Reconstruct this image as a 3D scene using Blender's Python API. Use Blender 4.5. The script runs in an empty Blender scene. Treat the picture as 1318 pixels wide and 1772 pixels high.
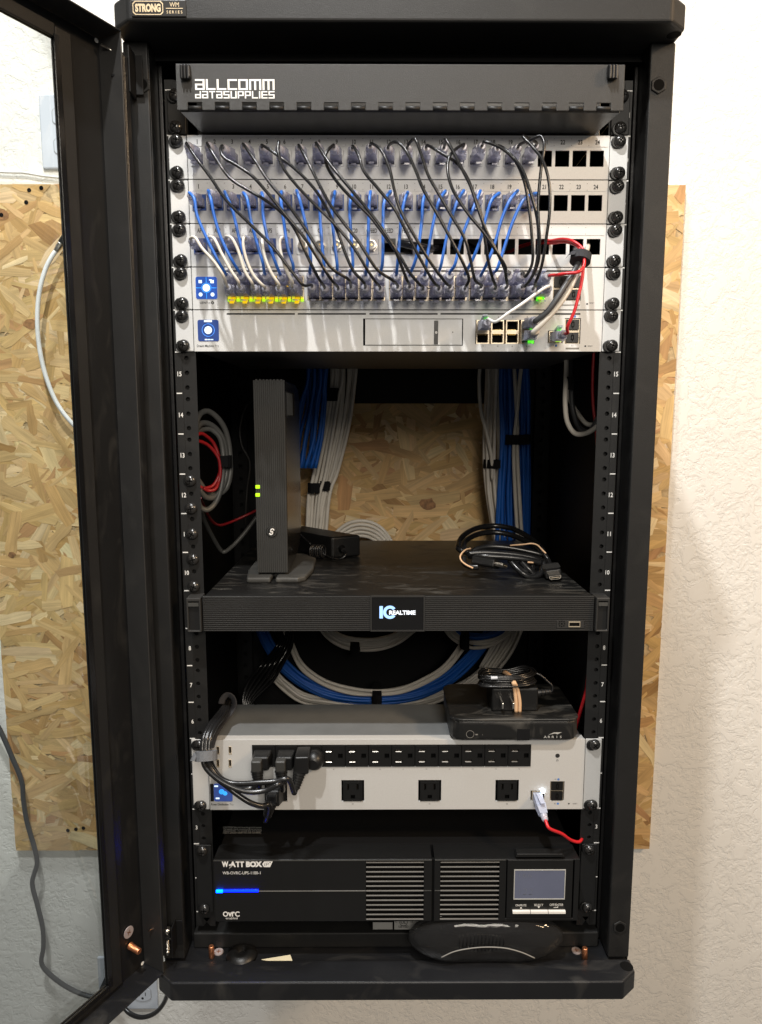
import bpy, bmesh, math, random
from mathutils import Vector, Matrix, Quaternion
random.seed(7)
SC = bpy.context.scene
COL = SC.collection

# ------------------------------------------------------------------ camera
F, W0, H0 = 1220.0, 1318.0, 1772.0
CX, CZ, CD, PIT, YAW = -0.02044, 0.59669, 0.78724, 0.13417, 0.00432
cam = bpy.data.cameras.new('camera')
cam.sensor_fit = 'VERTICAL'; cam.sensor_height = 36.0; cam.lens = F / H0 * 36.0
cam.clip_start = 0.01; cam.clip_end = 50
co = bpy.data.objects.new('camera', cam); COL.objects.link(co)
co.location = (CX, -CD, CZ)
co.rotation_euler = (math.pi / 2 - PIT, 0, -YAW)
SC.camera = co

# ------------------------------------------------------------------ world, lamps, exposure
wd = bpy.data.worlds.new('World'); SC.world = wd; wd.use_nodes = True
bg = wd.node_tree.nodes['Background']
bg.inputs['Color'].default_value = (1.0, 0.96, 0.90, 1); bg.inputs['Strength'].default_value = 0.135
SC.view_settings.view_transform = 'Standard'; SC.view_settings.look = 'None'
SC.view_settings.gamma = 1.0; SC.view_settings.exposure = 0.0

def lamp(name, loc, target, size, energy, color):
    l = bpy.data.lights.new(name, 'AREA'); l.shape = 'DISK'; l.size = size; l.energy = energy; l.color = color
    o = bpy.data.objects.new(name, l); COL.objects.link(o); o.location = loc
    d = Vector(target) - Vector(loc); o.rotation_euler = d.to_track_quat('-Z', 'Y').to_euler()
    return o
lamp('ceiling_lamp', (-0.52, -0.33, 3.30), (0.0, 0.45, 0.5), 0.30, 60, (0.96, 0.985, 1.0))
lamp('ceiling_lamp', (-0.24, -0.80, 2.10), (0.0, 0.0, 0.7), 0.06, 29, (1.0, 0.98, 0.95))
lamp('ceiling_lamp', (0.35, -2.10, 1.42), (0.1, 0.2, 0.4), 0.80, 27, (1.0, 0.91, 0.79))
lamp('ceiling_lamp', (1.90, -1.00, 1.70), (0.6, 0.48, -0.2), 0.30, 34, (1.0, 0.70, 0.42))

# ------------------------------------------------------------------ pixel of the photograph -> point at a real depth
def ray(px, py):
    a = (px - W0 / 2) / F; b = -(py - H0 / 2) / F
    c, s = math.cos(PIT), math.sin(PIT)
    y = c + b * s; z = -s + b * c; x = a
    cy, sy = math.cos(YAW), math.sin(YAW)
    return Vector((x * cy + y * sy, -x * sy + y * cy, z))
CAMP = Vector((CX, -CD, CZ))
def P(px, py, Y):
    r = ray(px, py); return CAMP + r * ((Y + CD) / r.y)
def PZ(px, py, Z):
    r = ray(px, py); return CAMP + r * ((Z - CZ) / r.z)
def R(x0, y0, x1, y1, Y):
    a, b = P(x0, y0, Y), P(x1, y1, Y)
    return a.x, b.x, b.z, a.z            # x0, x1, z0, z1
U = 0.04445

# ------------------------------------------------------------------ materials
MT = {}
def mat(name, col, rough=0.5, metal=0.0, spec=0.5, var=0.08, vscale=30, bump=0.0, bscale=400, emit=None, estr=0.0,
        dust=0.0, dscale=9, coat=0.0, alpha=None, sheen=0.0):
    m = bpy.data.materials.new(name); m.use_nodes = True
    nt = m.node_tree; N = nt.nodes; L = nt.links
    b = N['Principled BSDF']
    b.inputs['Roughness'].default_value = rough; b.inputs['Metallic'].default_value = metal
    b.inputs['Specular IOR Level'].default_value = spec
    if coat: b.inputs['Coat Weight'].default_value = coat; b.inputs['Coat Roughness'].default_value = 0.15
    tc = N.new('ShaderNodeTexCoord')
    nz = N.new('ShaderNodeTexNoise'); nz.inputs['Scale'].default_value = vscale; nz.inputs['Detail'].default_value = 5
    L.new(tc.outputs['Object'], nz.inputs['Vector'])
    mr = N.new('ShaderNodeMapRange'); mr.inputs[1].default_value = 0.3; mr.inputs[2].default_value = 0.7
    mr.inputs[3].default_value = 1 - var; mr.inputs[4].default_value = 1 + var
    L.new(nz.outputs['Fac'], mr.inputs[0])
    mx = N.new('ShaderNodeVectorMath'); mx.operation = 'SCALE'
    mx.inputs[0].default_value = col; L.new(mr.outputs[0], mx.inputs['Scale'])
    out = mx.outputs[0]
    if dust:
        mp = N.new('ShaderNodeMapping'); mp.inputs['Scale'].default_value = (1.0, 2.6, 1.0); mp.inputs['Rotation'].default_value = (0, 0, 0.5)
        L.new(tc.outputs['Object'], mp.inputs['Vector'])
        n2 = N.new('ShaderNodeTexNoise'); n2.inputs['Scale'].default_value = dscale; n2.inputs['Detail'].default_value = 8
        n2.inputs['Distortion'].default_value = 1.4
        L.new(mp.outputs[0], n2.inputs['Vector'])
        r2 = N.new('ShaderNodeMapRange'); r2.inputs[1].default_value = 0.54; r2.inputs[2].default_value = 0.80
        r2.inputs[3].default_value = 0; r2.inputs[4].default_value = dust; L.new(n2.outputs['Fac'], r2.inputs[0])
        mi = N.new('ShaderNodeMix'); mi.data_type = 'RGBA'
        L.new(r2.outputs[0], mi.inputs['Factor']); L.new(out, mi.inputs[6]); mi.inputs[7].default_value = (0.34, 0.32, 0.28, 1)
        out = mi.outputs[2]
        r3 = N.new('ShaderNodeMath'); r3.operation = 'ADD'; r3.inputs[1].default_value = rough; L.new(r2.outputs[0], r3.inputs[0])
        L.new(r3.outputs[0], b.inputs['Roughness'])
    L.new(out, b.inputs['Base Color'])
    if bump:
        n3 = N.new('ShaderNodeTexNoise'); n3.inputs['Scale'].default_value = bscale; n3.inputs['Detail'].default_value = 3
        L.new(tc.outputs['Object'], n3.inputs['Vector'])
        bp = N.new('ShaderNodeBump'); bp.inputs['Strength'].default_value = bump; bp.inputs['Distance'].default_value = 0.0006
        L.new(n3.outputs['Fac'], bp.inputs['Height']); L.new(bp.outputs[0], b.inputs['Normal'])
    if emit:
        b.inputs['Emission Color'].default_value = (*emit, 1); b.inputs['Emission Strength'].default_value = estr
    if alpha is not None:
        tr = N.new('ShaderNodeBsdfTransparent'); ms = N.new('ShaderNodeMixShader')
        tr.inputs['Color'].default_value = (0.86, 0.87, 0.95, 1)
        ms.inputs[0].default_value = alpha
        L.new(tr.outputs[0], ms.inputs[1]); L.new(b.outputs[0], ms.inputs[2]); L.new(ms.outputs[0], N['Material Output'].inputs['Surface'])
    MT[name] = m
    return m

mat('black_powder', (0.013, 0.013, 0.013), 0.48, spec=0.35, bump=0.35, bscale=1500, dust=0.03, dscale=14)
mat('lit_lip_black', (0.024, 0.0235, 0.023), 0.5, spec=0.5, bump=0.25, bscale=1500, dust=0.03, dscale=14)  # door black made lighter: light falling on the lips is in the colour
mat('black_screw', (0.022, 0.021, 0.020), 0.24, spec=0.8)
mat('black_tray', (0.011, 0.0115, 0.013), 0.32, spec=0.4, bump=0.15, bscale=1300, dust=0.09, dscale=13)
mat('black_door', (0.009, 0.009, 0.0092), 0.30, spec=0.5, bump=0.15, bscale=1200, dust=0.04, dscale=16)
mat('black_inner', (0.005, 0.005, 0.0053), 0.6, spec=0.25)
mat('black_flap', (0.026, 0.0255, 0.0245), 0.55, spec=0.5, bump=0.5, bscale=2600, var=0.15, vscale=900)
mat('black_plastic', (0.0065, 0.0065, 0.0065), 0.40, spec=0.5, bump=0.1, bscale=2500)
mat('black_gloss', (0.008, 0.008, 0.0085), 0.16, spec=0.5)
mat('black_cable', (0.011, 0.011, 0.0115), 0.27, spec=0.6)
mat('black_hole', (0.003, 0.003, 0.003), 0.8, spec=0.1)
mat('black_strap', (0.010, 0.010, 0.011), 0.9, spec=0.2, bump=0.8, bscale=3000)
mat('grey_strap', (0.15, 0.155, 0.165), 0.9, spec=0.2, bump=0.8, bscale=3000, var=0.2, vscale=1200)
mat('dark_strap', (0.045, 0.045, 0.05), 0.9, spec=0.2, bump=0.8, bscale=3000, var=0.2, vscale=1200)
mat('dvr_top', (0.010, 0.010, 0.0098), 0.36, spec=0.5, bump=0.15, bscale=2200, dust=0.26, dscale=20)
mat('dvr_front', (0.028, 0.0275, 0.0265), 0.45, spec=0.5)
mat('dvr_dark', (0.006, 0.006, 0.006), 0.5)
mat('modem_front', (0.038, 0.038, 0.036), 0.45, spec=0.5)
mat('modem_side', (0.011, 0.0105, 0.010), 0.2, spec=0.5, dust=0.03)
mat('modem_base', (0.055, 0.055, 0.052), 0.45, dust=0.2, dscale=18)
mat('silver_white', (0.735, 0.74, 0.735), 0.42, metal=0.0, spec=0.5, bump=0.25, bscale=2600, var=0.035, vscale=900)
mat('silver_grey', (0.56, 0.56, 0.55), 0.42, spec=0.5, bump=0.25, bscale=2600, var=0.03, vscale=700)
mat('chassis_grey', (0.25, 0.265, 0.275), 0.42, metal=0.3, spec=0.5, dust=0.10, dscale=10)
mat('chassis_dark', (0.05, 0.05, 0.05), 0.5, metal=0.2)
mat('port_metal', (0.72, 0.62, 0.47), 0.35, metal=0.6)
mat('gold_pin', (0.8, 0.55, 0.2), 0.3, metal=1.0)
mat('steel', (0.62, 0.58, 0.52), 0.28, metal=1.0, var=0.15, vscale=300)
mat('copper', (0.72, 0.30, 0.15), 0.35, metal=0.9, var=0.2, vscale=300)
mat('washer_grey', (0.42, 0.36, 0.36), 0.5, metal=0.3)
mat('blue_plastic', (0.035, 0.09, 0.32), 0.35)
mat('blue_cable', (0.030, 0.155, 0.60), 0.35, spec=0.5)
mat('blue_bundle', (0.012, 0.11, 0.46), 0.42, spec=0.4)
mat('white_cable', (0.70, 0.66, 0.59), 0.45, spec=0.4)
mat('white_coax', (0.80, 0.80, 0.79), 0.35)
mat('white_plastic', (0.60, 0.64, 0.71), 0.35, var=0.01)
mat('white_ivory', (0.74, 0.66, 0.52), 0.45)
mat('grey_cable', (0.060, 0.062, 0.066), 0.42)
mat('grey_coil', (0.10, 0.10, 0.095), 0.45)
mat('red_cable', (0.62, 0.022, 0.028), 0.32)
mat('dimmed_red', (0.30, 0.012, 0.016), 0.4)  # darker copy of the cable red, interior dimness put into the colour
mat('rubber_band', (0.72, 0.47, 0.28), 0.6)
mat('paper', (0.80, 0.73, 0.52), 0.8)
mat('sticker_silver', (0.30, 0.30, 0.29), 0.4, metal=0.3)
mat('print_black', (0.02, 0.02, 0.02), 0.6)
mat('print_grey', (0.22, 0.21, 0.19), 0.6)
mat('print_white', (0.86, 0.85, 0.82), 0.6, var=0.02)
mat('print_silver', (0.45, 0.45, 0.43), 0.4)
mat('print_gold', (0.66, 0.53, 0.34), 0.45, metal=0.3)
mat('print_blue', (0.08, 0.22, 0.6), 0.6)
mat('badge_black', (0.018, 0.017, 0.016), 0.35)
mat('slat_silver', (0.22, 0.215, 0.205), 0.4, metal=0.2)
mat('button_white', (0.70, 0.68, 0.64), 0.45)
mat('prong', (0.75, 0.72, 0.66), 0.25, metal=1.0)
mat('plug_clear', (0.50, 0.50, 0.60), 0.14, spec=0.8, alpha=0.50, var=0.05)
mat('plug_bright', (0.52, 0.56, 0.68), 0.2, spec=0.6, alpha=0.66, var=0.05)
mat('boot_clear', (0.56, 0.57, 0.66), 0.2, spec=0.7, alpha=0.68, var=0.08)
mat('lcd_screen', (0.09, 0.098, 0.135), 0.25, emit=(0.30, 0.33, 0.50), estr=0.10)
mat('lcd_digit', (0.15, 0.16, 0.18), 0.4)
mat('screen_blue', (0.02, 0.05, 0.2), 0.15, emit=(0.030, 0.095, 0.42), estr=0.85)
mat('screen_navy', (0.02, 0.04, 0.12), 0.15, emit=(0.035, 0.065, 0.24), estr=0.8)
mat('screen_light', (0.5, 0.6, 0.8), 0.3, emit=(0.75, 0.92, 1.0), estr=1.1)
mat('screen_line', (0.1, 0.3, 0.8), 0.3, emit=(0.06, 0.28, 1.0), estr=0.9)
mat('screen_cyan', (0.05, 0.3, 0.8), 0.3, emit=(0.03, 0.36, 1.0), estr=1.0)
mat('logo_ice', (0.3, 0.5, 0.9), 0.3, emit=(0.33, 0.55, 1.0), estr=0.95)
mat('logo_white', (0.8, 0.85, 0.9), 0.3, emit=(0.78, 0.88, 1.0), estr=0.95)
mat('led_green', (0.1, 0.5, 0.02), 0.3, emit=(0.10, 1.0, 0.02), estr=1.25)
mat('led_lime', (0.3, 0.5, 0.02), 0.3, emit=(0.50, 1.0, 0.01), estr=1.0)
mat('led_yellow', (0.6, 0.5, 0.02), 0.3, emit=(0.95, 0.85, 0.02), estr=0.85)
mat('led_amber', (0.7, 0.35, 0.02), 0.3, emit=(1.0, 0.62, 0.0), estr=0.85)
mat('led_white', (0.8, 0.9, 1.0), 0.3, emit=(0.75, 0.88, 1.0), estr=9.0)
mat('led_blue', (0.0, 0.05, 0.6), 0.3, emit=(0.0, 0.0030, 1.0), estr=22.0)
mat('led_cyan', (0.0, 0.3, 0.8), 0.3, emit=(0.0, 0.055, 1.0), estr=12.0)
mat('wood_edge', (0.50, 0.36, 0.19), 0.8, var=0.3, vscale=120, bump=0.8, bscale=300)

def glass_mat(name, tint, refl):
    m = bpy.data.materials.new(name); m.use_nodes = True; nt = m.node_tree; N = nt.nodes; L = nt.links
    N.remove(N['Principled BSDF'])
    tr = N.new('ShaderNodeBsdfTransparent'); tr.inputs['Color'].default_value = (*tint, 1)
    gl = N.new('ShaderNodeBsdfGlossy'); gl.inputs['Roughness'].default_value = 0.03
    fr = N.new('ShaderNodeFresnel'); fr.inputs['IOR'].default_value = 1.45
    mu = N.new('ShaderNodeMath'); mu.operation = 'MULTIPLY_ADD'; mu.inputs[1].default_value = refl[0]; mu.inputs[2].default_value = refl[1]
    L.new(fr.outputs[0], mu.inputs[0])
    ms = N.new('ShaderNodeMixShader'); L.new(mu.outputs[0], ms.inputs[0]); L.new(tr.outputs[0], ms.inputs[1]); L.new(gl.outputs[0], ms.inputs[2])
    L.new(ms.outputs[0], N['Material Output'].inputs['Surface'])
    MT[name] = m
glass_mat('door_glass', (0.955, 0.985, 0.985), (0.35, 0.0))
glass_mat('clear_shell', (0.82, 0.82, 0.82), (1.0, 0.08))

def shell_mat():
    m = bpy.data.materials.new('clear_shell'); m.use_nodes = True; nt = m.node_tree; N = nt.nodes; L = nt.links
    b = N['Principled BSDF']; b.inputs['Base Color'].default_value = (.035, .035, .036, 1); b.inputs['Roughness'].default_value = .035; b.inputs['Specular IOR Level'].default_value = .9
    tc = N.new('ShaderNodeTexCoord'); nz = N.new('ShaderNodeTexNoise'); nz.inputs['Scale'].default_value = 45; nz.inputs['Detail'].default_value = 2; L.new(tc.outputs['Object'], nz.inputs['Vector'])
    bp = N.new('ShaderNodeBump'); bp.inputs['Strength'].default_value = .5; bp.inputs['Distance'].default_value = .004; L.new(nz.outputs['Fac'], bp.inputs['Height']); L.new(bp.outputs[0], b.inputs['Normal'])
    tr = N.new('ShaderNodeBsdfTransparent'); tr.inputs['Color'].default_value = (.85, .85, .85, 1)
    lw = N.new('ShaderNodeLayerWeight'); lw.inputs['Blend'].default_value = .35
    mr = N.new('ShaderNodeMapRange'); mr.inputs[3].default_value = .26; mr.inputs[4].default_value = .80; L.new(lw.outputs['Facing'], mr.inputs[0])
    ms = N.new('ShaderNodeMixShader'); L.new(mr.outputs[0], ms.inputs[0]); L.new(tr.outputs[0], ms.inputs[1]); L.new(b.outputs[0], ms.inputs[2]); L.new(ms.outputs[0], N['Material Output'].inputs['Surface'])
    MT['clear_shell'] = m
shell_mat()

def wall_mat():
    m = bpy.data.materials.new('wall_plaster'); m.use_nodes = True; nt = m.node_tree; N = nt.nodes; L = nt.links
    b = N['Principled BSDF']; b.inputs['Roughness'].default_value = 0.62; b.inputs['Specular IOR Level'].default_value = 0.35
    tc = N.new('ShaderNodeTexCoord')
    nb = N.new('ShaderNodeTexNoise'); nb.inputs['Scale'].default_value = 2.2; nb.inputs['Detail'].default_value = 6; L.new(tc.outputs['Object'], nb.inputs['Vector'])
    cr = N.new('ShaderNodeMix'); cr.data_type = 'RGBA'; cr.inputs[6].default_value = (0.79, 0.77, 0.725, 1); cr.inputs[7].default_value = (0.85, 0.835, 0.80, 1)
    L.new(nb.outputs['Fac'], cr.inputs['Factor']); L.new(cr.outputs[2], b.inputs['Base Color'])
    n1 = N.new('ShaderNodeTexNoise'); n1.inputs['Scale'].default_value = 34; n1.inputs['Detail'].default_value = 9
    n1.inputs['Roughness'].default_value = 0.66; n1.inputs['Distortion'].default_value = 0.7
    L.new(tc.outputs['Object'], n1.inputs['Vector'])
    r1 = N.new('ShaderNodeMapRange'); r1.inputs[1].default_value = 0.47; r1.inputs[2].default_value = 0.55; L.new(n1.outputs['Fac'], r1.inputs[0])
    n2 = N.new('ShaderNodeTexNoise'); n2.inputs['Scale'].default_value = 120; n2.inputs['Detail'].default_value = 6; n2.inputs['Distortion'].default_value = 0.5
    L.new(tc.outputs['Object'], n2.inputs['Vector'])
    r2 = N.new('ShaderNodeMapRange'); r2.inputs[1].default_value = 0.44; r2.inputs[2].default_value = 0.56; L.new(n2.outputs['Fac'], r2.inputs[0])
    inv = N.new('ShaderNodeMath'); inv.operation = 'SUBTRACT'; inv.inputs[0].default_value = 1.0; L.new(r1.outputs[0], inv.inputs[1])
    mu = N.new('ShaderNodeMath'); mu.operation = 'MULTIPLY'; L.new(r2.outputs[0], mu.inputs[0]); L.new(inv.outputs[0], mu.inputs[1])
    ad = N.new('ShaderNodeMath'); ad.operation = 'MULTIPLY_ADD'; L.new(mu.outputs[0], ad.inputs[0]); ad.inputs[1].default_value = 0.55; L.new(r1.outputs[0], ad.inputs[2])
    bp = N.new('ShaderNodeBump'); bp.inputs['Strength'].default_value = 0.48; bp.inputs['Distance'].default_value = 0.0016
    L.new(ad.outputs[0], bp.inputs['Height']); L.new(bp.outputs[0], b.inputs['Normal'])
    MT['wall_plaster'] = m
wall_mat()

def strand_mat():
    m = bpy.data.materials.new('wood_strand'); m.use_nodes = True; nt = m.node_tree; N = nt.nodes; L = nt.links
    b = N['Principled BSDF']; b.inputs['Roughness'].default_value = 0.55; b.inputs['Specular IOR Level'].default_value = 0.35
    at = N.new('ShaderNodeAttribute'); at.attribute_name = 'tone'
    uv = N.new('ShaderNodeUVMap'); uv.uv_map = 'grain'
    mp = N.new('ShaderNodeMapping'); mp.inputs['Scale'].default_value = (9, 260, 1); L.new(uv.outputs[0], mp.inputs['Vector'])
    nz = N.new('ShaderNodeTexNoise'); nz.inputs['Scale'].default_value = 1.0; nz.inputs['Detail'].default_value = 5; nz.inputs['Roughness'].default_value = 0.6
    L.new(mp.outputs[0], nz.inputs['Vector'])
    mp2 = N.new('ShaderNodeMapping'); mp2.inputs['Scale'].default_value = (14, 50, 1); L.new(uv.outputs[0], mp2.inputs['Vector'])
    n2 = N.new('ShaderNodeTexNoise'); n2.inputs['Detail'].default_value = 3; n2.inputs['Scale'].default_value = 1.0; L.new(mp2.outputs[0], n2.inputs['Vector'])
    ad = N.new('ShaderNodeMath'); ad.operation = 'ADD'; L.new(nz.outputs['Fac'], ad.inputs[0]); L.new(n2.outputs['Fac'], ad.inputs[1])
    mr = N.new('ShaderNodeMapRange'); mr.inputs[1].default_value = 0.7; mr.inputs[2].default_value = 1.3; mr.inputs[3].default_value = 0.72; mr.inputs[4].default_value = 1.2
    L.new(ad.outputs[0], mr.inputs[0])
    sc = N.new('ShaderNodeVectorMath'); sc.operation = 'SCALE'; L.new(at.outputs['Color'], sc.inputs[0]); L.new(mr.outputs[0], sc.inputs['Scale'])
    L.new(sc.outputs[0], b.inputs['Base Color'])
    bp = N.new('ShaderNodeBump'); bp.inputs['Strength'].default_value = 0.35; bp.inputs['Distance'].default_value = 0.0005
    L.new(nz.outputs['Fac'], bp.inputs['Height']); L.new(bp.outputs[0], b.inputs['Normal'])
    MT['wood_strand'] = m
strand_mat()

# ------------------------------------------------------------------ mesh helpers
WL = {}
def setprops(o, label=None, cat=None, group=None, kind=None):
    if label: o['label'] = label
    if cat: o['category'] = cat
    if group: o['group'] = group
    if kind: o['kind'] = kind
    return o
def thing(name, label, cat, loc=(0, 0, 0), group=None):
    o = bpy.data.objects.new(name, None); o.empty_display_size = 0.02; COL.objects.link(o)
    o.location = loc; WL[o.name] = Vector(loc)
    return setprops(o, label, cat, group)
def inst(name, mesh, parent, loc, rot=None, scale=None, label=None):
    o = bpy.data.objects.new(name, mesh); COL.objects.link(o)
    loc = Vector(loc)
    if parent is not None:
        o.parent = parent; o.location = loc - WL[parent.name]
    else:
        o.location = loc
    if rot is not None: o.rotation_euler = rot
    if scale is not None: o.scale = scale
    WL[o.name] = loc
    if label: o['label'] = label
    return o

_txt = {}
def text_mesh(s, bold=0.0):
    k = (s, bold)
    if k not in _txt:
        c = bpy.data.curves.new('lettering', 'FONT'); c.body = s; c.size = 1.0; c.resolution_u = 3
        c.fill_mode = 'FRONT'; c.offset = bold
        o = bpy.data.objects.new('lettering', c)
        me = bpy.data.meshes.new_from_object(o)
        vs = [v.co.copy() for v in me.vertices]; fs = [tuple(p.vertices) for p in me.polygons]
        x0 = min(v.x for v in vs); x1 = max(v.x for v in vs); y0 = min(v.y for v in vs); y1 = max(v.y for v in vs)
        _txt[k] = (vs, fs, x0, x1, y0, y1)
        bpy.data.objects.remove(o); bpy.data.meshes.remove(me); bpy.data.curves.remove(c)
    return _txt[k]

class MB:
    def __init__(s): s.v = []; s.f = []; s.mi = []; s.m = 0
    def add(s, vs, fs):
        n = len(s.v); s.v += [Vector(q) for q in vs]
        for f in fs: s.f.append(tuple(i + n for i in f)); s.mi.append(s.m)
        return s
    def box(s, x0, x1, y0, y1, z0, z1):
        return s.add([(x0, y0, z0), (x1, y0, z0), (x1, y1, z0), (x0, y1, z0), (x0, y0, z1), (x1, y0, z1), (x1, y1, z1), (x0, y1, z1)],
                     [(0, 3, 2, 1), (4, 5, 6, 7), (0, 1, 5, 4), (1, 2, 6, 5), (2, 3, 7, 6), (3, 0, 4, 7)])
    def frustum(s, a, b):     # two rectangles (x0,x1,z0,z1,y), joined front to back
        vs = []
        for (x0, x1, z0, z1, y) in (a, b): vs += [(x0, y, z0), (x1, y, z0), (x1, y, z1), (x0, y, z1)]
        return s.add(vs, [(0, 1, 2, 3), (7, 6, 5, 4), (0, 4, 5, 1), (1, 5, 6, 2), (2, 6, 7, 3), (3, 7, 4, 0)])
    def quad(s, pts): return s.add(pts, [tuple(range(len(pts)))])
    def prism(s, poly, d0, d1, axis='z'):   # poly in the two other axes
        def mk(p, d):
            if axis == 'z': return (p[0], p[1], d)
            if axis == 'y': return (p[0], d, p[1])
            return (d, p[0], p[1])
        n = len(poly); vs = [mk(p, d0) for p in poly] + [mk(p, d1) for p in poly]
        fs = [tuple(range(n)), tuple(range(2 * n - 1, n - 1, -1))] + [(i, i + n, (i + 1) % n + n, (i + 1) % n) for i in range(n)]
        return s.add(vs, fs)
    def cyl(s, p0, p1, r0, r1=None, n=12, caps=True):
        p0, p1 = Vector(p0), Vector(p1); r1 = r0 if r1 is None else r1
        d = (p1 - p0).normalized(); a = d.orthogonal().normalized(); b = d.cross(a)
        vs = []
        for p, r in ((p0, r0), (p1, r1)):
            for i in range(n):
                t = 2 * math.pi * i / n; vs.append(p + a * (r * math.cos(t)) + b * (r * math.sin(t)))
        fs = [(i, (i + 1) % n, (i + 1) % n + n, i + n) for i in range(n)]
        if caps: fs += [tuple(range(n - 1, -1, -1)), tuple(range(n, 2 * n))]
        return s.add(vs, fs)
    def lathe(s, o, d, prof, n=14):   # prof: list of (distance along d, radius)
        o, d = Vector(o), Vector(d).normalized(); a = d.orthogonal().normalized(); b = d.cross(a)
        vs = []
        for h, r in prof:
            for i in range(n):
                t = 2 * math.pi * i / n; vs.append(o + d * h + a * (r * math.cos(t)) + b * (r * math.sin(t)))
        fs = []
        for k in range(len(prof) - 1):
            fs += [(k * n + i, k * n + (i + 1) % n, (k + 1) * n + (i + 1) % n, (k + 1) * n + i) for i in range(n)]
        fs += [tuple(range(n - 1, -1, -1)), tuple(range((len(prof) - 1) * n, len(prof) * n))]
        return s.add(vs, fs)
    def tube(s, pts, r, n=8, sub=6, flat=None, closed=False, raw=False):
        pts = [Vector(p) for p in pts]
        q = pts if raw else spline(pts, sub, closed)
        ring = []; up = None
        m = len(q)
        for i, p in enumerate(q):
            if closed: t = (q[(i + 1) % m] - q[i - 1]).normalized()
            else: t = (q[min(i + 1, m - 1)] - q[max(i - 1, 0)]).normalized()
            if up is None: up = t.orthogonal().normalized()
            else:
                up = up - t * up.dot(t)
                up = up.normalized() if up.length > 1e-9 else t.orthogonal().normalized()
            b = t.cross(up)
            ra = r(i / max(1, m - 1)) if callable(r) else r
            rb = ra if flat is None else ra * flat
            ring.append([p + up * (ra * math.cos(2 * math.pi * k / n)) + b * (rb * math.sin(2 * math.pi * k / n)) for k in range(n)])
        vs = [v for g in ring for v in g]; fs = []
        for i in range(m if closed else m - 1):
            j = (i + 1) % m
            fs += [(i * n + k, i * n + (k + 1) % n, j * n + (k + 1) % n, j * n + k) for k in range(n)]
        if not closed: fs += [tuple(range(n - 1, -1, -1)), tuple(range((m - 1) * n, m * n))]
        return s.add(vs, fs)
    def plate(s, x0, x1, z0, z1, y0, y1, holes=()):   # plate with rectangular holes, y0 is the front
        xs = sorted(set([x0, x1] + [h[0] for h in holes] + [h[1] for h in holes]))
        zs = sorted(set([z0, z1] + [h[2] for h in holes] + [h[3] for h in holes]))
        nx, nz = len(xs) - 1, len(zs) - 1
        sol = [[True] * nz for _ in range(nx)]
        for i in range(nx):
            for j in range(nz):
                cx, cz = (xs[i] + xs[i + 1]) / 2, (zs[j] + zs[j + 1]) / 2
                if any(h[0] < cx < h[1] and h[2] < cz < h[3] for h in holes): sol[i][j] = False
        idx = lambda i, j, k: (i * (nz + 1) + j) * 2 + k
        vs = [(xs[i], (y0, y1)[k], zs[j]) for i in range(nx + 1) for j in range(nz + 1) for k in (0, 1)]
        fs = []
        get = lambda i, j: 0 <= i < nx and 0 <= j < nz and sol[i][j]
        for i in range(nx):
            for j in range(nz):
                if not sol[i][j]: continue
                fs.append((idx(i, j, 0), idx(i + 1, j, 0), idx(i + 1, j + 1, 0), idx(i, j + 1, 0)))
                fs.append((idx(i, j + 1, 1), idx(i + 1, j + 1, 1), idx(i + 1, j, 1), idx(i, j, 1)))
                if not get(i - 1, j): fs.append((idx(i, j, 1), idx(i, j, 0), idx(i, j + 1, 0), idx(i, j + 1, 1)))
                if not get(i + 1, j): fs.append((idx(i + 1, j, 0), idx(i + 1, j, 1), idx(i + 1, j + 1, 1), idx(i + 1, j + 1, 0)))
                if not get(i, j - 1): fs.append((idx(i, j, 1), idx(i + 1, j, 1), idx(i + 1, j, 0), idx(i, j, 0)))
                if not get(i, j + 1): fs.append((idx(i, j + 1, 0), idx(i + 1, j + 1, 0), idx(i + 1, j + 1, 1), idx(i, j + 1, 1)))
        return s.add(vs, fs)
    def text(s, t, x, z, h, y, w=None, bold=0.0, sx=1.0, align='c', fn=None, shear=0.0):
        vs, fs, a0, a1, b0, b1 = text_mesh(t, bold)
        k = h / (b1 - b0); kx = k * sx
        if w: kx = w / (a1 - a0)
        ax = {'c': (a0 + a1) / 2, 'l': a0, 'r': a1}[align]; bz = (b0 + b1) / 2
        out = []
        for v in vs:
            u, q = (v.x - ax) * kx, (v.y - bz) * k
            u += q * shear
            out.append(fn(u, q) if fn else (x + u, y, z + q))
        return s.add(out, fs)
    def strokes(s, lines, x, z, sx, sz, t, y, tz=None):   # square-ended letter strokes in grid units
        tz = tz or t
        for a in lines:
            for (p, q) in zip(a[:-1], a[1:]):
                xa, xb = sorted((p[0], q[0])); za, zb = sorted((p[1], q[1]))
                X0, X1, Z0, Z1 = x + xa * sx - t / 2, x + xb * sx + t / 2, z + za * sz - tz / 2, z + zb * sz + tz / 2
                s.m_y = y
                s.quad([(X0, y, Z0), (X1, y, Z0), (X1, y, Z1), (X0, y, Z1)]); y -= 0.000004
        return s
    def disc(s, x, z, r, y, n=16, r_in=0.0):
        if r_in:
            vs = []
            for i in range(n):
                t = 2 * math.pi * i / n; vs += [(x + r * math.cos(t), y, z + r * math.sin(t)), (x + r_in * math.cos(t), y, z + r_in * math.sin(t))]
            return s.add(vs, [(2 * i, (2 * i + 2) % (2 * n), (2 * i + 3) % (2 * n), 2 * i + 1) for i in range(n)])
        return s.quad([(x + r * math.cos(2 * math.pi * i / n), y, z + r * math.sin(2 * math.pi * i / n)) for i in range(n)])
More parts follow.
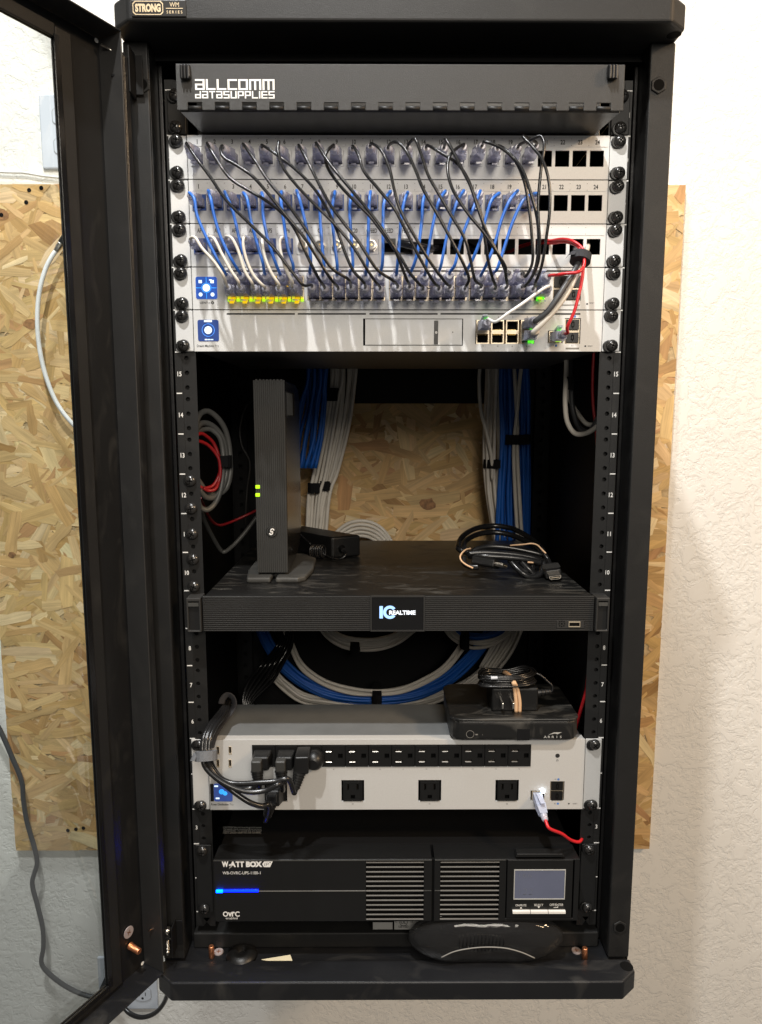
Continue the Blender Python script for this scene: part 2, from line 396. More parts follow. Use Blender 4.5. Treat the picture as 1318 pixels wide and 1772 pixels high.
    def mesh(s, name, mats, origin=(0, 0, 0), smooth=False):
        me = bpy.data.meshes.new(name); o = Vector(origin)
        me.from_pydata([tuple(v - o) for v in s.v], [], s.f)
        for m in (mats if isinstance(mats, (list, tuple)) else [mats]): me.materials.append(MT[m])
        for p, i in zip(me.polygons, s.mi): p.material_index = i
        if smooth:
            for p in me.polygons: p.use_smooth = len(p.vertices) <= 4
        me.update()
        return me
    def build(s, name, mats, parent=None, bevel=0.0, smooth=False, seg=2, label=None, recalc=False, origin=None):
        o3 = Vector(origin) if origin is not None else (WL[parent.name] if parent is not None else Vector((0, 0, 0)))
        me = s.mesh(name, mats, o3, smooth)
        if recalc:
            bm = bmesh.new(); bm.from_mesh(me); bmesh.ops.recalc_face_normals(bm, faces=bm.faces[:]); bm.to_mesh(me); bm.free()
        o = bpy.data.objects.new(name, me); COL.objects.link(o)
        if parent is not None:
            o.parent = parent; o.location = o3 - WL[parent.name]
        else: o.location = o3
        WL[o.name] = o3
        if bevel:
            b = o.modifiers.new('bevel', 'BEVEL'); b.width = bevel; b.segments = seg; b.limit_method = 'ANGLE'; b.angle_limit = math.radians(40)
        if label: o['label'] = label
        return o

def spline(p, sub=6, closed=False):
    if len(p) < 3 and not closed: 
        return [p[0].lerp(p[-1], i / 4) for i in range(5)]
    n = len(p); out = []
    rng = range(n) if closed else range(n - 1)
    for i in rng:
        if closed: a, b, c, d = p[i - 1], p[i], p[(i + 1) % n], p[(i + 2) % n]
        else:
            b, c = p[i], p[i + 1]
            a = p[i - 1] if i > 0 else b * 2 - c
            d = p[i + 2] if i + 2 < n else c * 2 - b
        t0 = 0; t1 = t0 + max(1e-6, (b - a).length) ** .5; t2 = t1 + max(1e-6, (c - b).length) ** .5; t3 = t2 + max(1e-6, (d - c).length) ** .5
        for k in range(sub):
            t = t1 + (t2 - t1) * k / sub
            A1 = a * ((t1 - t) / (t1 - t0)) + b * ((t - t0) / (t1 - t0))
            A2 = b * ((t2 - t) / (t2 - t1)) + c * ((t - t1) / (t2 - t1))
            A3 = c * ((t3 - t) / (t3 - t2)) + d * ((t - t2) / (t3 - t2))
            B1 = A1 * ((t2 - t) / (t2 - t0)) + A2 * ((t - t0) / (t2 - t0))
            B2 = A2 * ((t3 - t) / (t3 - t1)) + A3 * ((t - t1) / (t3 - t1))
            out.append(B1 * ((t2 - t) / (t2 - t1)) + B2 * ((t - t1) / (t2 - t1)))
    if not closed: out.append(p[-1].copy())
    return out
def single(mb, name, mats, label, cat, group=None, origin=None, **k):
    """a thing that is one mesh"""
    o = mb.build(name, mats, None, origin=origin if origin is not None else mb.v[0], **k)
    return setprops(o, label, cat, group)

# shared meshes -----------------------------------------------------
def mk_screw():
    m = MB(); m.lathe((0, 0, 0), (0, -1, 0), [(0, .0064), (.0016, .0064), (.0032, .0056), (.0046, .0038), (.0052, .0018)], 16)
    m.m = 1
    for a in (0.4, 0.4 + math.pi / 2):
        c, s_ = math.cos(a) * .0032, math.sin(a) * .0032; d = .0006
        nx, nz = -math.sin(a) * d, math.cos(a) * d
        m.add([(c + nx, -.00505, s_ + nz), (-c + nx, -.00505, -s_ + nz), (-c - nx, -.00505, -s_ - nz), (c - nx, -.00505, s_ - nz),
               (c * .3 + nx, -.0054, s_ * .3 + nz), (-c * .3 + nx, -.0054, -s_ * .3 + nz), (-c * .3 - nx, -.0054, -s_ * .3 - nz), (c * .3 - nx, -.0054, s_ * .3 - nz)],
              [(0, 1, 5, 4), (4, 5, 6, 7), (7, 6, 2, 3), (0, 4, 7, 3), (1, 2, 6, 5)])
    return m.mesh('rack_screw', ['black_screw', 'black_hole'], smooth=True)
SCREW = mk_screw()
def mk_washer():
    m = MB(); m.lathe((-.0016, 0, -.0002), (0, -1, 0), [(0, .0064), (.0018, .0064), (.0022, .0058)], 14)
    return m.mesh('washer', 'black_plastic', smooth=False)
WASHER = mk_washer()
def screw(parent, x, z, y=-.003, washer=True):
    o = inst('rack_screw', SCREW, parent, (x, y, z), (0, random.uniform(0, 1.5), 0))
    if washer and parent.parent is None: inst('washer', WASHER, parent, (x, y + .0004, z), (0, random.uniform(-.6, .5) + (math.pi if x > 0 and random.random() < .0 else 0), 0))
    return o
def mk_plug(body):
    m = MB()
    m.frustum((-.0055, .0055, -.0032, .0042, -.014), (-.0058, .0058, -.0034, .0044, .003))
    m.frustum((-.0048, .0048, -.0030, .0050, -.028), (-.0062, .0062, -.0040, .0062, -.0130))
    m.frustum((-.0026, .0026, -.0098, -.0080, -.019), (-.0028, .0028, -.0056, -.0042, .0005))
    return m.mesh('plug', body)
def mk_boot(body):
    m = MB(); m.lathe((0, -.0280, 0.0010), (0, -1, 0), [(0, .0046), (.002, .0049), (.004, .0041), (.006, .0045), (.0065, .0037), (.0075, .0040), (.0095, .0030)], 10)
    return m.mesh('strain_relief', body, smooth=True)
PLUG = mk_plug('plug_clear'); BOOT = mk_boot('boot_clear'); PLUGB = mk_plug('plug_bright')
def plug(parent, x, z, y=-.004, up=False, bright=False, yaw=0.0, pitch=0.0):
    rot = (pitch, math.pi if up else 0, yaw)
    p = inst('plug', PLUGB if bright else PLUG, parent, (x, y, z), rot)
    b = bpy.data.objects.new('strain_relief', BOOT); COL.objects.link(b); b.parent = p
    return p

# ================================================================== setting: wall
m = MB(); m.box(-3.2, 3.2, .481, .60, -1.6, 2.6)
setprops(m.build('wall', 'wall_plaster'), 'white wall with a rough knockdown plaster texture', None, None, 'structure')

# ================================================================== strand board on the wall
OX0, OX1, OZ0, OZ1, OY = -.715, .5015, -.2275, .986, .469
board = thing('strand_board', 'square tan wood strand board screwed to the wall behind the cabinet', 'board', (OX0, OY, OZ0))
m = MB(); m.box(OX0, OX1, OY + .0008, .4805, OZ0, OZ1); m.build('board_core', 'wood_edge', board)
rnd = random.Random(11)
TONES = [(.57, .365, .150), (.62, .41, .185), (.51, .31, .120), (.67, .47, .235), (.47, .275, .100), (.60, .385, .165), (.54, .335, .135), (.36, .195, .070), (.43, .24, .088), (.72, .52, .28), (.50, .27, .11)]
TW = [12, 11, 8, 7, 4, 10, 8, 1.5, 2.5, 4, 2.5]
def strand_poly(cx, cz, L, Wd, ang, k):
    n = rnd.choice((4, 5, 6, 7)); top = []; bot = []
    for i in range(n):
        u = -L / 2 + L * i / (n - 1)
        e = 0.75 if i in (0, n - 1) else 1.0
        top.append((u + rnd.uniform(-.10, .10) * L * (1 if i in (0, n - 1) else .3), Wd / 2 * e * rnd.uniform(.55, 1.15)))
        bot.append((u + rnd.uniform(-.10, .10) * L * (1 if i in (0, n - 1) else .3), -Wd / 2 * e * rnd.uniform(.7, 1.1)))
    pl = bot + top[::-1]
    c, s_ = math.cos(ang), math.sin(ang); ou, ov = rnd.uniform(0, 50), rnd.uniform(0, 50)
    vs = []; uv = []
    tilt = rnd.uniform(-.004, .004)
    for (u, v) in pl:
        x, z = cx + u * c - v * s_, cz + u * s_ + v * c
        x = min(OX1, max(OX0, x)); z = min(OZ1, max(OZ0, z))
        vs.append((x, OY - .00004 - k + tilt * v * .25, z)); uv.append((u + ou, v + ov))
    t = rnd.choices(TONES, TW)[0]; g = rnd.uniform(.88, 1.12)
    return vs, uv, (min(.8, t[0] * g * 1.10), t[1] * g * rnd.uniform(1.11, 1.17), t[2] * g * rnd.uniform(1.12, 1.32))
def strand_mesh(name, polys):
    vs = []; fs = []; uvs = []; cols = []
    for (v, uv, t) in polys:
        n = len(vs); vs += v; fs.append(tuple(range(n, n + len(v)))); uvs += uv; cols += [t] * len(v)
    o = Vector(vs[0]) if name == 'strand' else Vector((OX0, OY, OZ0))
    me = bpy.data.meshes.new(name); me.from_pydata([tuple(Vector(q) - o) for q in vs], [], fs); me.materials.append(MT['wood_strand'])
    me.uv_layers.new(name='grain'); me.color_attributes.new('tone', 'FLOAT_COLOR', 'CORNER')
    l = me.uv_layers['grain']; c = me.color_attributes['tone']
    for i, lp in enumerate(me.loops):
        l.data[i].uv = uvs[lp.vertex_index]; c.data[i].color = (*cols[lp.vertex_index], 1)
    return me, o
def rand_ang(): return rnd.gauss(0, .5) if rnd.random() < .6 else rnd.uniform(-1.57, 1.57)
base = []
for i in range(6500):
    base.append(strand_poly(rnd.uniform(OX0, OX1), rnd.uniform(OZ0, OZ1), rnd.uniform(.035, .11), rnd.uniform(.006, .028), rand_ang(), i * 1.25e-7))
me, o3 = strand_mesh('pressed_strands', base)
st = inst('pressed_strands', me, board, o3); st['kind'] = 'stuff'
for i in range(270):
    q = rnd.random()
    if q < .58: x, z = rnd.uniform(-.70, -.46), rnd.uniform(OZ0 + .01, OZ1 - .01)
    elif q < .85: x, z = rnd.uniform(-.14, .19), rnd.uniform(.36, .64)
    else: x, z = rnd.uniform(.40, .50), rnd.uniform(OZ0 + .01, OZ1 - .01)
    big = rnd.random() < .5
    me, o3 = strand_mesh('strand', [strand_poly(x, z, rnd.uniform(.05, .10) if big else rnd.uniform(.025, .06), rnd.uniform(.012, .028) if big else rnd.uniform(.004, .013), rand_ang(), .00095 + i * 6e-7)])
    inst('strand', me, board, o3)
mat('knot_brown', (.30, .15, .06), 0.6, var=.4, vscale=160)
for (px, py) in ((71, 325), (50, 329), (45, 350), (117, 1437), (131, 1435), (144, 1433), (2, 372)):
    a = P(px, py, OY - .0016); m = MB(); m.disc(a.x, a.z, .0036, a.y, 12); m.build('screw_hole', 'black_hole', board)
for (px, py, r) in ((3, 371, .011), (52, 561, .010), (740, 872, .012), (20, 960, .006)):
    a = P(px, py, OY - .0014); m = MB()
    m.quad([(a.x + r * rnd.uniform(.9, 1.5) * math.cos(t * .571), a.y, a.z + r * rnd.uniform(.7, 1.0) * math.sin(t * .571)) for t in range(11)]); m.build('wood_knot', 'knot_brown', board)

# ================================================================== cabinet
cab = thing('rack_cabinet', 'tall black steel wall-mount network cabinet with its glass door swung open', 'cabinet', (0.001, .44, -.068))
XC = .0015
def cap(name, z0, z1):
    m = MB(); w, c = .2592, .278
    pl = [(XC - w, -.0597), (XC + w, -.0597), (XC + c, -.0435), (XC + c, .46), (XC - c, .46), (XC - c, -.0435)]
    m.prism(pl, z0, z1); return m
cap('top', 0, 0)
m = cap('top_cap', .9697, .9945); m.build('top_cap', 'black_powder', cab, bevel=.0028, seg=3, recalc=True)
# bottom cap: front beam, then a recessed floor behind its lip
m = MB(); w, c = .2592, .2785
m.prism([(XC - w, -.0597), (XC + w, -.0597), (XC + c, -.0435), (XC + c, -.0250), (XC - c, -.0250), (XC - c, -.0435)], -.0685, -.0450)
m.build('bottom_cap', 'black_tray', cab, bevel=.0022, seg=3, recalc=True)
m = MB(); m.box(XC - .2760, XC + .2760, -.0249, .4398, -.0600, -.0490); m.build('floor_tray', 'black_tray', cab)
m = MB(); a = P(1084, 1672, -.04)
m.disc(0, 0, 0, 0, 3); m.v.clear(); m.f.clear(); m.mi.clear()
q = PZ(1084, 1672, -.0448); m.quad([(q.x + .0075 * math.cos(t * .3927), q.y + .0075 * math.sin(t * .3927), -.0447) for t in range(16)])
m.build('cap_hole', 'black_hole', cab); m = MB()
q = PZ(1166, 61, .9695); m.quad([(q.x + .007 * math.cos(t * .3927), q.y + .007 * math.sin(t * .3927), .9695) for t in range(16)])
m.build('cap_hole', 'black_hole', cab)
# front posts: folded sheet, outer face plus a rounded inner jamb
for s_ in (-1, 1):
    m = MB(); x0, x1 = XC + s_ * .2530, XC + s_ * .2780
    a, b = min(x0, x1), max(x0, x1)
    m.box(a, b, -.0231, -.0195, -.0450, .9697)
    m.build('front_post', 'black_powder', cab, bevel=.0016, seg=3)
    m = MB(); j0 = XC + s_ * .2530; j1 = XC + s_ * .2548
    m.box(min(j0, j1), max(j0, j1), -.0194, .014, -.0450, .9697)
    k0, k1 = XC + s_ * .2490, XC + s_ * .2530
    m.box(min(k0, k1), max(k0, k1), .0095, .014, -.0450, .9697)
    m.build('door_jamb', 'black_door', cab, bevel=.0012, seg=2)
    m = MB(); m.box(min(s_ * .2762, s_ * .2780) + XC, max(s_ * .2762, s_ * .2780) + XC, -.0194, .455, -.0685, .9697)
    m.build('side_panel', 'black_inner', cab)
    # hexagonal threaded inserts
    for (px, py) in (((1139, 148), (1072, 1604)) if s_ > 0 else ((246, 147),)):
        q = P(px, py, -.0235)
        m = MB(); n = 6
        hx = [(q.x + .0085 * math.cos(t * math.pi / 3 + .52), q.z + .0085 * math.sin(t * math.pi / 3 + .52)) for t in range(6)]
        m.prism(hx, -.0250, -.0232, 'y'); ins = m.build('hex_insert', 'black_powder', cab, bevel=.0008, recalc=True)
        m = MB(); m.disc(q.x, q.z, .0055, -.0252, 14); m.build('bore', 'black_hole', ins)
# roof underside, front header, back panel with its opening
m = MB(); m.box(XC - .2545, XC + .2545, .0, .4398, .962, .9692); m.build('roof_panel', 'black_inner', cab)
m = MB(); m.plate(XC - .2760, XC + .2760, -.048, .9690, .440, .4425, [(-.165, .236, .335, .6195)]); m.build('back_panel', 'black_inner', cab)
m = MB(); m.box(XC - .2480, XC + .2480, -.0015, .020, -.0485, -.0290); m.build('cross_bar', 'black_powder', cab, bevel=.0015)
for s_ in (-1, 1):
    m = MB(); m.plate(XC + s_ * .258 - .012, XC + s_ * .258 + .012, -.048, .96, .425, .428, [(XC + s_ * .258 - .003, XC + s_ * .258 + .003, z * .0222 + .02, z * .0222 + .027) for z in range(40)])
    m.build('rear_rail', 'black_inner', cab)

# mounting rails with round holes, ticks and unit numbers
def rail(side):
    x0, x1 = (.2208, .2442)
    xa, xb = (XC + .0 - x1, XC - x0) if side < 0 else (XC + x0, XC + x1)
    hx = -.2298 if side < 0 else .2333
    m = MB(); zs = sorted([n * U + k for n in range(21) for k in (.00635, .022225, .0381)])
    edges = [-.02] + [(a + b) / 2 for a, b in zip(zs[:-1], zs[1:])] + [.9440]
    r = .0025; nn = 12
    hl, hr = hx - .0041, hx + .0041
    for zc, z0, z1 in zip(zs, edges[:-1], edges[1:]):
        inner = []; outer = []
        for i in range(nn):
            t = 2 * math.pi * (i + .5) / nn; cx, sx = math.cos(t), math.sin(t)
            inner.append((hx + r * cx, zc + r * sx))
            wx = (hr - hx); wz = (z1 - zc) if sx > 0 else (zc - z0)
            k = min(wx / max(1e-9, abs(cx)), wz / max(1e-9, abs(sx)))
            outer.append((hx + k * cx, zc + k * sx))
        # add corners so the ring fills the whole cell
        vs = [(p[0], 0, p[1]) for p in outer] + [(p[0], 0, p[1]) for p in inner] + [(p[0], .0025, p[1]) for p in inner]
        fs = [(i, (i + 1) % nn, (i + 1) % nn + nn, i + nn) for i in range(nn)] + [(i + nn, (i + 1) % nn + nn, (i + 1) % nn + 2 * nn, i + 2 * nn) for i in range(nn)]
        nv = len(vs)
        cor = [(hr, 0, z1), (hl, 0, z1), (hl, 0, z0), (hr, 0, z0)]
        vs += cor
        for ci, (cxs, czs) in enumerate(((1, 1), (-1, 1), (-1, -1), (1, -1))):
            # the two outer points on either side of this corner
            best = None
            for i in range(nn):
                p, q = outer[i], outer[(i + 1) % nn]
                if (abs(p[0] - cor[ci][0]) < 1e-7) != (abs(q[0] - cor[ci][0]) < 1e-7) and (p[1] - zc) * czs > 0 and (q[1] - zc) * czs > 0 and ((p[0] - hx) * cxs > 0 or (q[0] - hx) * cxs > 0):
                    best = i
            if best is not None: fs.append((best, nv + ci, (best + 1) % nn))
        m.add(vs, fs)
    if xa < hl: m.quad([(xa, 0, -.02), (hl, 0, -.02), (hl, 0, .9440), (xa, 0, .9440)])
    if hr < xb: m.quad([(hr, 0, -.02), (xb, 0, -.02), (xb, 0, .9440), (hr, 0, .9440)])
    # folded flanges behind the face
    for xf in ((xa,) if side < 0 else (xb,)): m.quad([(xf, 0, -.02), (xf, 0, .9440), (xf, .030, .9440), (xf, .030, -.02)])
    rl = m.build('mounting_rail', 'black_powder', cab)
    m = MB(); m.quad([(xa + .001, .0045, -.019), (xb - .001, .0045, -.019), (xb - .001, .0045, .943), (xa + .001, .0045, .943)])
    m.build('rail_backing', 'black_inner', rl)
    # number strip stands slightly proud
    m = MB(); sx0, sx1 = (xa + .001, hl - .0006) if side < 0 else (hr + .0006, xb - .001)
    m.box(sx0, sx1, -.0008, -.0001, -.018, .942); m.build('number_strip', 'black_powder', rl)
    for n in range(1, 22):
        m = MB(); m.text(str(n), hx + side * .0079, (n - .53) * U, .0052, -.0010, bold=.018, sx=.80)
        m.build('unit_number', 'print_white', rl)
    m = MB(); xm = hx + side * .0088; m.box(xm - .0030, xm + .0030, -.0011, -.0009, -.0006, .0006); tk = m.mesh('unit_tick', 'print_white')
    for n in range(0, 22): inst('unit_tick', tk, rl, (0, 0, n * U))
    return rl, hx
railL, HXL = rail(-1); railR, HXR = rail(1)
for (px, py) in ((328, 832), (330, 880), (333, 924), (332.5, 968), (334, 1015)):
    q = P(px, py, -.002); o = inst('rack_screw', SCREW, railL, (HXL, -.001, q.z), (0, random.uniform(0, 1.5), 0)); 
    inst('washer', WASHER, railL, (HXL, 0.0, q.z))

# badge on the top cap
b0, b1, bz0, bz1 = R(226, 2, 322, 29, -.0612)
bd = MB(); bd.box(b0, b1, -.0613, -.0598, bz0, bz1 + .0012); bdg = bd.build('badge', 'badge_black', cab, bevel=.0018)
m = MB(); w = b1 - b0; h = bz1 - bz0 + .0012
fx0, fx1, fz0, fz1 = b0 + w * .03, b0 + w * .585, bz0 + h * .10, bz0 + h * .93; y = -.0615
c_ = .0022
def octo(i): return [(fx0 + i + c_, fz0 + i), (fx1 - i - c_, fz0 + i), (fx1 - i, fz0 + i + c_), (fx1 - i, fz1 - i - c_), (fx1 - i - c_, fz1 - i), (fx0 + i + c_, fz1 - i), (fx0 + i, fz1 - i - c_), (fx0 + i, fz0 + i + c_)]
A, B_ = octo(0), octo(.0007)
for i in range(8):
    j = (i + 1) % 8; m.quad([(A[i][0], y, A[i][1]), (A[j][0], y, A[j][1]), (B_[j][0], y, B_[j][1]), (B_[i][0], y, B_[i][1])])
m.text('STRONG', (fx0 + fx1) / 2, (fz0 + fz1) / 2, h * .50, y, w=(fx1 - fx0) * .84, bold=.055)
m.text('WM', b0 + w * .79, bz0 + h * .71, h * .27, y, w=w * .17, bold=.0)
m.box(b0 + w * .635, b0 + w * .945, y, y + .0001, bz0 + h * .47, bz0 + h * .51)
for i, ch in enumerate('SERIES'): m.text(ch, b0 + w * (.66 + .052 * i), bz0 + h * .27, h * .17, y, bold=.01)
m.build('badge_lettering', 'print_gold', bdg)

# ------------------------------------------------------------------ glass door, part of the cabinet
TH = math.radians(118.7)
DB = Vector((-.2955, -.0350, 0)); DD = Vector((math.cos(TH), -math.sin(TH), 0)); DN = Vector((math.sin(TH), math.cos(TH), 0))
class DM(MB):
    """door coordinates: s along the door from the hinge, h out of its inner face, z up"""
    def conv(q):
        out = MB(); out.v = [DB + DD * v.x + DN * (-v.y) + Vector((0, 0, v.z)) for v in q.v]; out.f = list(q.f); out.mi = list(q.mi); return out
DZ0, DZ1, DW, DH = -.0405, .9655, .535, .0300
door_m = DM(); door_m.plate(0, DW, DZ0, DZ1, 0.0, .0016, [(.0540, DW - .054, DZ0 + .0135, DZ1 - .0225)])
door = door_m.conv().build('door', 'black_door', cab)
lm = DM()
lm.box(-.0016, 0, -DH, .0016, DZ0, DZ1); lm.conv().build('side_lip', 'lit_lip_black', door, bevel=.0005)
lm = DM(); lm.box(DW, DW + .0016, -DH, .0016, DZ0, DZ1); lm.conv().build('side_lip', 'lit_lip_black', door, bevel=.0005)
lm = DM(); lm.box(-.0016, DW + .0016, -DH, .0016, DZ0 - .0018, DZ0 - .0001); lm.conv().build('bottom_lip', 'black_tray', door, bevel=.0006)
lm = DM(); lm.box(-.0016, DW + .0016, -DH, .0016, DZ1 + .0001, DZ1 + .0018); lm.conv().build('top_lip', 'black_powder', door, bevel=.0006)
lm = DM(); lm.box(-.0030, -.0017, -DH - .0003, -.006, DZ0 + .02, DZ1 - .02); lm.box(-.0090, -.0031, -DH - .0003, -DH + .0012, DZ0 + .02, DZ1 - .02); lm.conv().build('hinge_flange', 'black_door', door, bevel=.0005)
# retaining strips round the pane
lm = DM(); g = .036
lm.box(g, .0530, -.0042, -.0003, DZ0 + .004, DZ1 - .012); lm.conv().build('glass_retainer', 'black_powder', door, bevel=.0008)
lm = DM(); lm.box(DW - .053, DW - g, -.0042, -.0003, DZ0 + .004, DZ1 - .012)
lm.conv().build('glass_retainer', 'black_powder', door, bevel=.0008)
lm = DM(); lm.box(.0532, DW - .0532, -.0040, -.0003, DZ0 + .004, DZ0 + .0130); lm.conv().build('glass_retainer', 'black_powder', door, bevel=.0008)
lm = DM(); lm.box(.0532, DW - .0532, -.0040, -.0003, DZ1 - .0220, DZ1 - .010)
lm.conv().build('glass_retainer', 'black_powder', door, bevel=.0008)
lm = DM(); lm.box(.0500, .0555, -.0056, -.0043, DZ0 + .012, DZ1 - .02); lm.conv().build('glass_gasket', 'black_gloss', door)
lm = DM(); lm.box(.0556, DW - .05, -.0056, -.0043, DZ0 + .0095, DZ0 + .0150); lm.conv().build('glass_gasket', 'black_gloss', door)
lm = DM(); lm.box(.046, DW - .046, .0003, .0010, DZ0 + .008, DZ1 - .012); lm.conv().build('glass_pane', 'door_glass', door)
def on_door(px, py, h): 
    o = DB + DN * h; r = ray(px, py); t = (o - CAMP).dot(DN) / r.dot(DN); return CAMP + r * t
# copper stud and washer screw; white discs paint wall light at drain holes
q = on_door(224, 1636, .0005)
m = MB(); m.lathe(q, DN + Vector((0, 0, -.12)), [(0, .0042), (.002, .0042), (.0022, .0036), (.015, .0036), (.0158, .0030)], 14); m.build('ground_stud', 'copper', door, smooth=True)
q = on_door(222, 1613, .0012)
m = MB(); m.lathe(q, DN, [(0, .0068), (.0008, .0066)], 18); w_ = m.build('stud_washer', 'washer_grey', door)
m = MB(); 
for a in (0.5, 2.07):
    e = Vector((0, 0, math.sin(a))) + DD * math.cos(a); f_ = Vector((0, 0, math.cos(a))) - DD * math.sin(a)
    m.quad([q + DN * .001 + e * .003 + f_ * .0005, q + DN * .001 - e * .003 + f_ * .0005, q + DN * .001 - e * .003 - f_ * .0005, q + DN * .001 + e * .003 - f_ * .0005])
m.build('cross_slot', 'copper', w_)
for z in (DZ0 + .0024, DZ1 - .0024):
    m = MB(); q = DB + DD * .0030 + DN * .0003
    m.quad([Vector((q.x, q.y, z)) + DD * (.0024 * math.cos(t * .628)) + Vector((0, 0, .0022 * math.sin(t * .628))) for t in range(10)]); m.build('corner_hole_light', 'print_white', door)
# spring hinges
def hinge(pxs, up):
    a, b = P(pxs[0][0], pxs[0][1], -.040), P(pxs[1][0], pxs[1][1], -.040); b.x, b.y = a.x, a.y
    m = MB(); m.cyl(a, b, .0017, n=10); m.lathe(b if up else a, (0, 0, -1) if up else (0, 0, 1), [(-.002, .0016), (0, .0044), (.003, .0046), (.0045, .003)], 12)
    hp = m.build('hinge_pin', 'steel', door, smooth=True)
    n = 9; pts = []
    L_ = (b - a) * .55; st = a + (b - a) * (.12 if up else .30)
    for i in range(n * 8 + 1):
        t = i / (n * 8); ang = i * math.pi / 4; pts.append(st + L_ * t + Vector((.0030 * math.cos(ang), .0030 * math.sin(ang), 0)))
    m = MB(); m.tube(pts, .0007, n=5, raw=True); m.build('spring', 'steel', hp, smooth=True)
    mid = a + (b - a) * (.62 if up else .16)
    m = MB(); m.prism([(mid.x - .014, mid.y + .004), (mid.x - .012, mid.y - .004), (mid.x + .004, mid.y - .006), (mid.x + .004, mid.y + .006)], mid.z - .001, mid.z + .001)
    m.build('hinge_tab', 'black_door', hp, recalc=True)
    m = MB(); e = a + Vector((-.001, -.001, -.002)) if up else b
    m.cyl(a + Vector((-.004, 0, -.002 if up else .012)), a + Vector((-.020, -.004, .006 if up else .004)), .0012, n=8)
    m.build('pull_handle', 'steel', hp, smooth=True)
    z0, z1 = min(a.z, b.z), max(a.z, b.z)
    m = MB(); m.box(a.x + .0052, a.x + .0066, a.y - .004, a.y + .014, z0 - .002, z1 + .006); m.box(a.x + .0066, a.x + .014, a.y + .0125, a.y + .0140, z0 + .002, z1 + .004)
    m.build('hinge_bracket', 'black_inner', hp, bevel=.0006)
hinge(((213.5, 92), (213, 158)), True)
hinge(((289, 1612), (291, 1652)), False)

# ground studs and bits on the cabinet floor
for (px, py, wx, wy) in ((366, 1657, 378, 1647), (1011, 1660, 997, 1645)):
    q = PZ(px, py, -.049); m = MB(); m.lathe(q, (0, 0, 1), [(0, .0030), (.0010, .0030), (.0012, .0033), (.0145, .0033), (.0155, .0027)], 12)
    m.build('ground_stud', 'copper', cab, smooth=True)
    q = PZ(wx, wy, -.0485); m = MB(); m.lathe(q, (0, 0, 1), [(-.0005, .0058), (.0006, .0056)], 18); w_ = m.build('stud_washer', 'washer_grey', cab)
    m = MB(); m.box(q.x - .0028, q.x + .0028, q.y - .0005, q.y + .0005, q.z + .0007, q.z + .0009); m.box(q.x - .0005, q.x + .0005, q.y - .0028, q.y + .0028, q.z + .00075, q.z + .00095); m.build('cross_slot', 'copper', w_)
q = PZ(418, 1655, -.049)
m = MB(); m.lathe((q.x, q.y, -.0489), (0, 0, 1), [(0, .019), (.004, .018), (.0075, .012), (.0085, .007), (.003, .0045)], 20)
single(m, 'rubber_grommet', 'black_plastic', 'dark rubber grommet lying on the cabinet floor beside a copper stud', 'grommet', smooth=True)
m = MB(); a, b, c2 = PZ(452, 1661, -.0470), PZ(502, 1649, -.0440), PZ(506, 1662, -.0455); d2 = c2 + Vector((-.004, -.006, 0))
zz = Vector((0, 0, -.0005)); m.prism([(a.x, a.y), (d2.x, d2.y), (c2.x, c2.y), (b.x, b.y)], -.0470, -.0464)
single(m, 'paper_scrap', 'paper', 'small cream paper corner poking up from the cabinet floor', 'paper', recalc=True)

# ================================================================== rack devices
FX, EX0, EX1 = .2212, .2222, .2413         # half widths: face, inner and outer edge of the ears
def ears(t, n0, n1, matn, screws=True, y=-.0030):
    for s_ in (-1, 1):
        a, b = sorted((XC + s_ * EX0, XC + s_ * EX1))
        m = MB(); m.box(a, b, y, -.0010, n0 * U + .0005, n1 * U - .0006)
        m.build('mounting_ear', matn, t, bevel=.0026, seg=3)
        if screws:
            for z in (n1 * U - .0066, n0 * U + .0066):
                x = XC + s_ * .2318
                o = inst('rack_screw', SCREW, t, (x + random.uniform(-.0006, .0006), y - .0014, z), (random.uniform(-.05, .05), random.uniform(0, 1.5), random.uniform(-.05, .05)))
                inst('washer', WASHER, t, (x + (-.0012), y, z - .0006 * random.random()), (0, random.uniform(-.5, .5), 0))
def face_bars(m, py, Y, spans, t=.0017):
    for (a, b) in spans:
        x0, x1, _, _ = R(a, py, b, py, Y); z = P((a + b) / 2, py, Y).z
        m.box(x0, x1, Y - .00015, Y, z - t / 2, z + t / 2)

# ------------------------------------------------------------------ cable manager with hinged cover
cm = thing('cable_manager', 'black horizontal cable manager with a hinged cover reading ALLCOMM DATASUPPLIES above the port rows', 'cable manager', (XC, 0, 20 * U))
ears(cm, 20, 21, 'black_powder')
m = MB(); x0, x1 = XC - .2155, XC + .2155; z0, z1, yf = .8898, .9316, -.0606
m.box(x0 + .0045, x1 - .0045, -.0009, -.0001, z0, z1)                         # back sheet
m.prism([(XC - .205, -.001), (XC + .205, -.001), (x1 - .002, yf + .004), (x0 + .002, yf + .004)], z0, z0 + .0014)
m.build('duct', 'black_door', cm, bevel=.0004, recalc=True)
NK = [(324.7 + 47.16 * i, 349.3 + 47.16 * i) for i in range(16)]
kx = [(P(a, 187, yf).x, P(b, 187, yf).x) for a, b in NK]
m = MB(); m.plate(x0, x1, z0 + .0002, z1, yf, yf + .0016, [(a, b, z0 + .0002, z0 + .0072) for a, b in kx])
cover = m.build('hinged_cover', 'black_flap', cm, bevel=.0005)
for a, b in kx:
    m = MB(); m.cyl((a + .0004, yf + .0014, z0 + .0024), (b - .0004, yf + .0014, z0 + .0024), .0022, n=10)
    m.build('hinge_knuckle', 'black_powder', cm, smooth=True)
m = MB(); m.cyl((x0 + .003, yf + .0034, z0 + .0022), (x1 - .003, yf + .0034, z0 + .0022), .0024, n=10); m.build('hinge_rod', 'black_powder', cm, smooth=True)
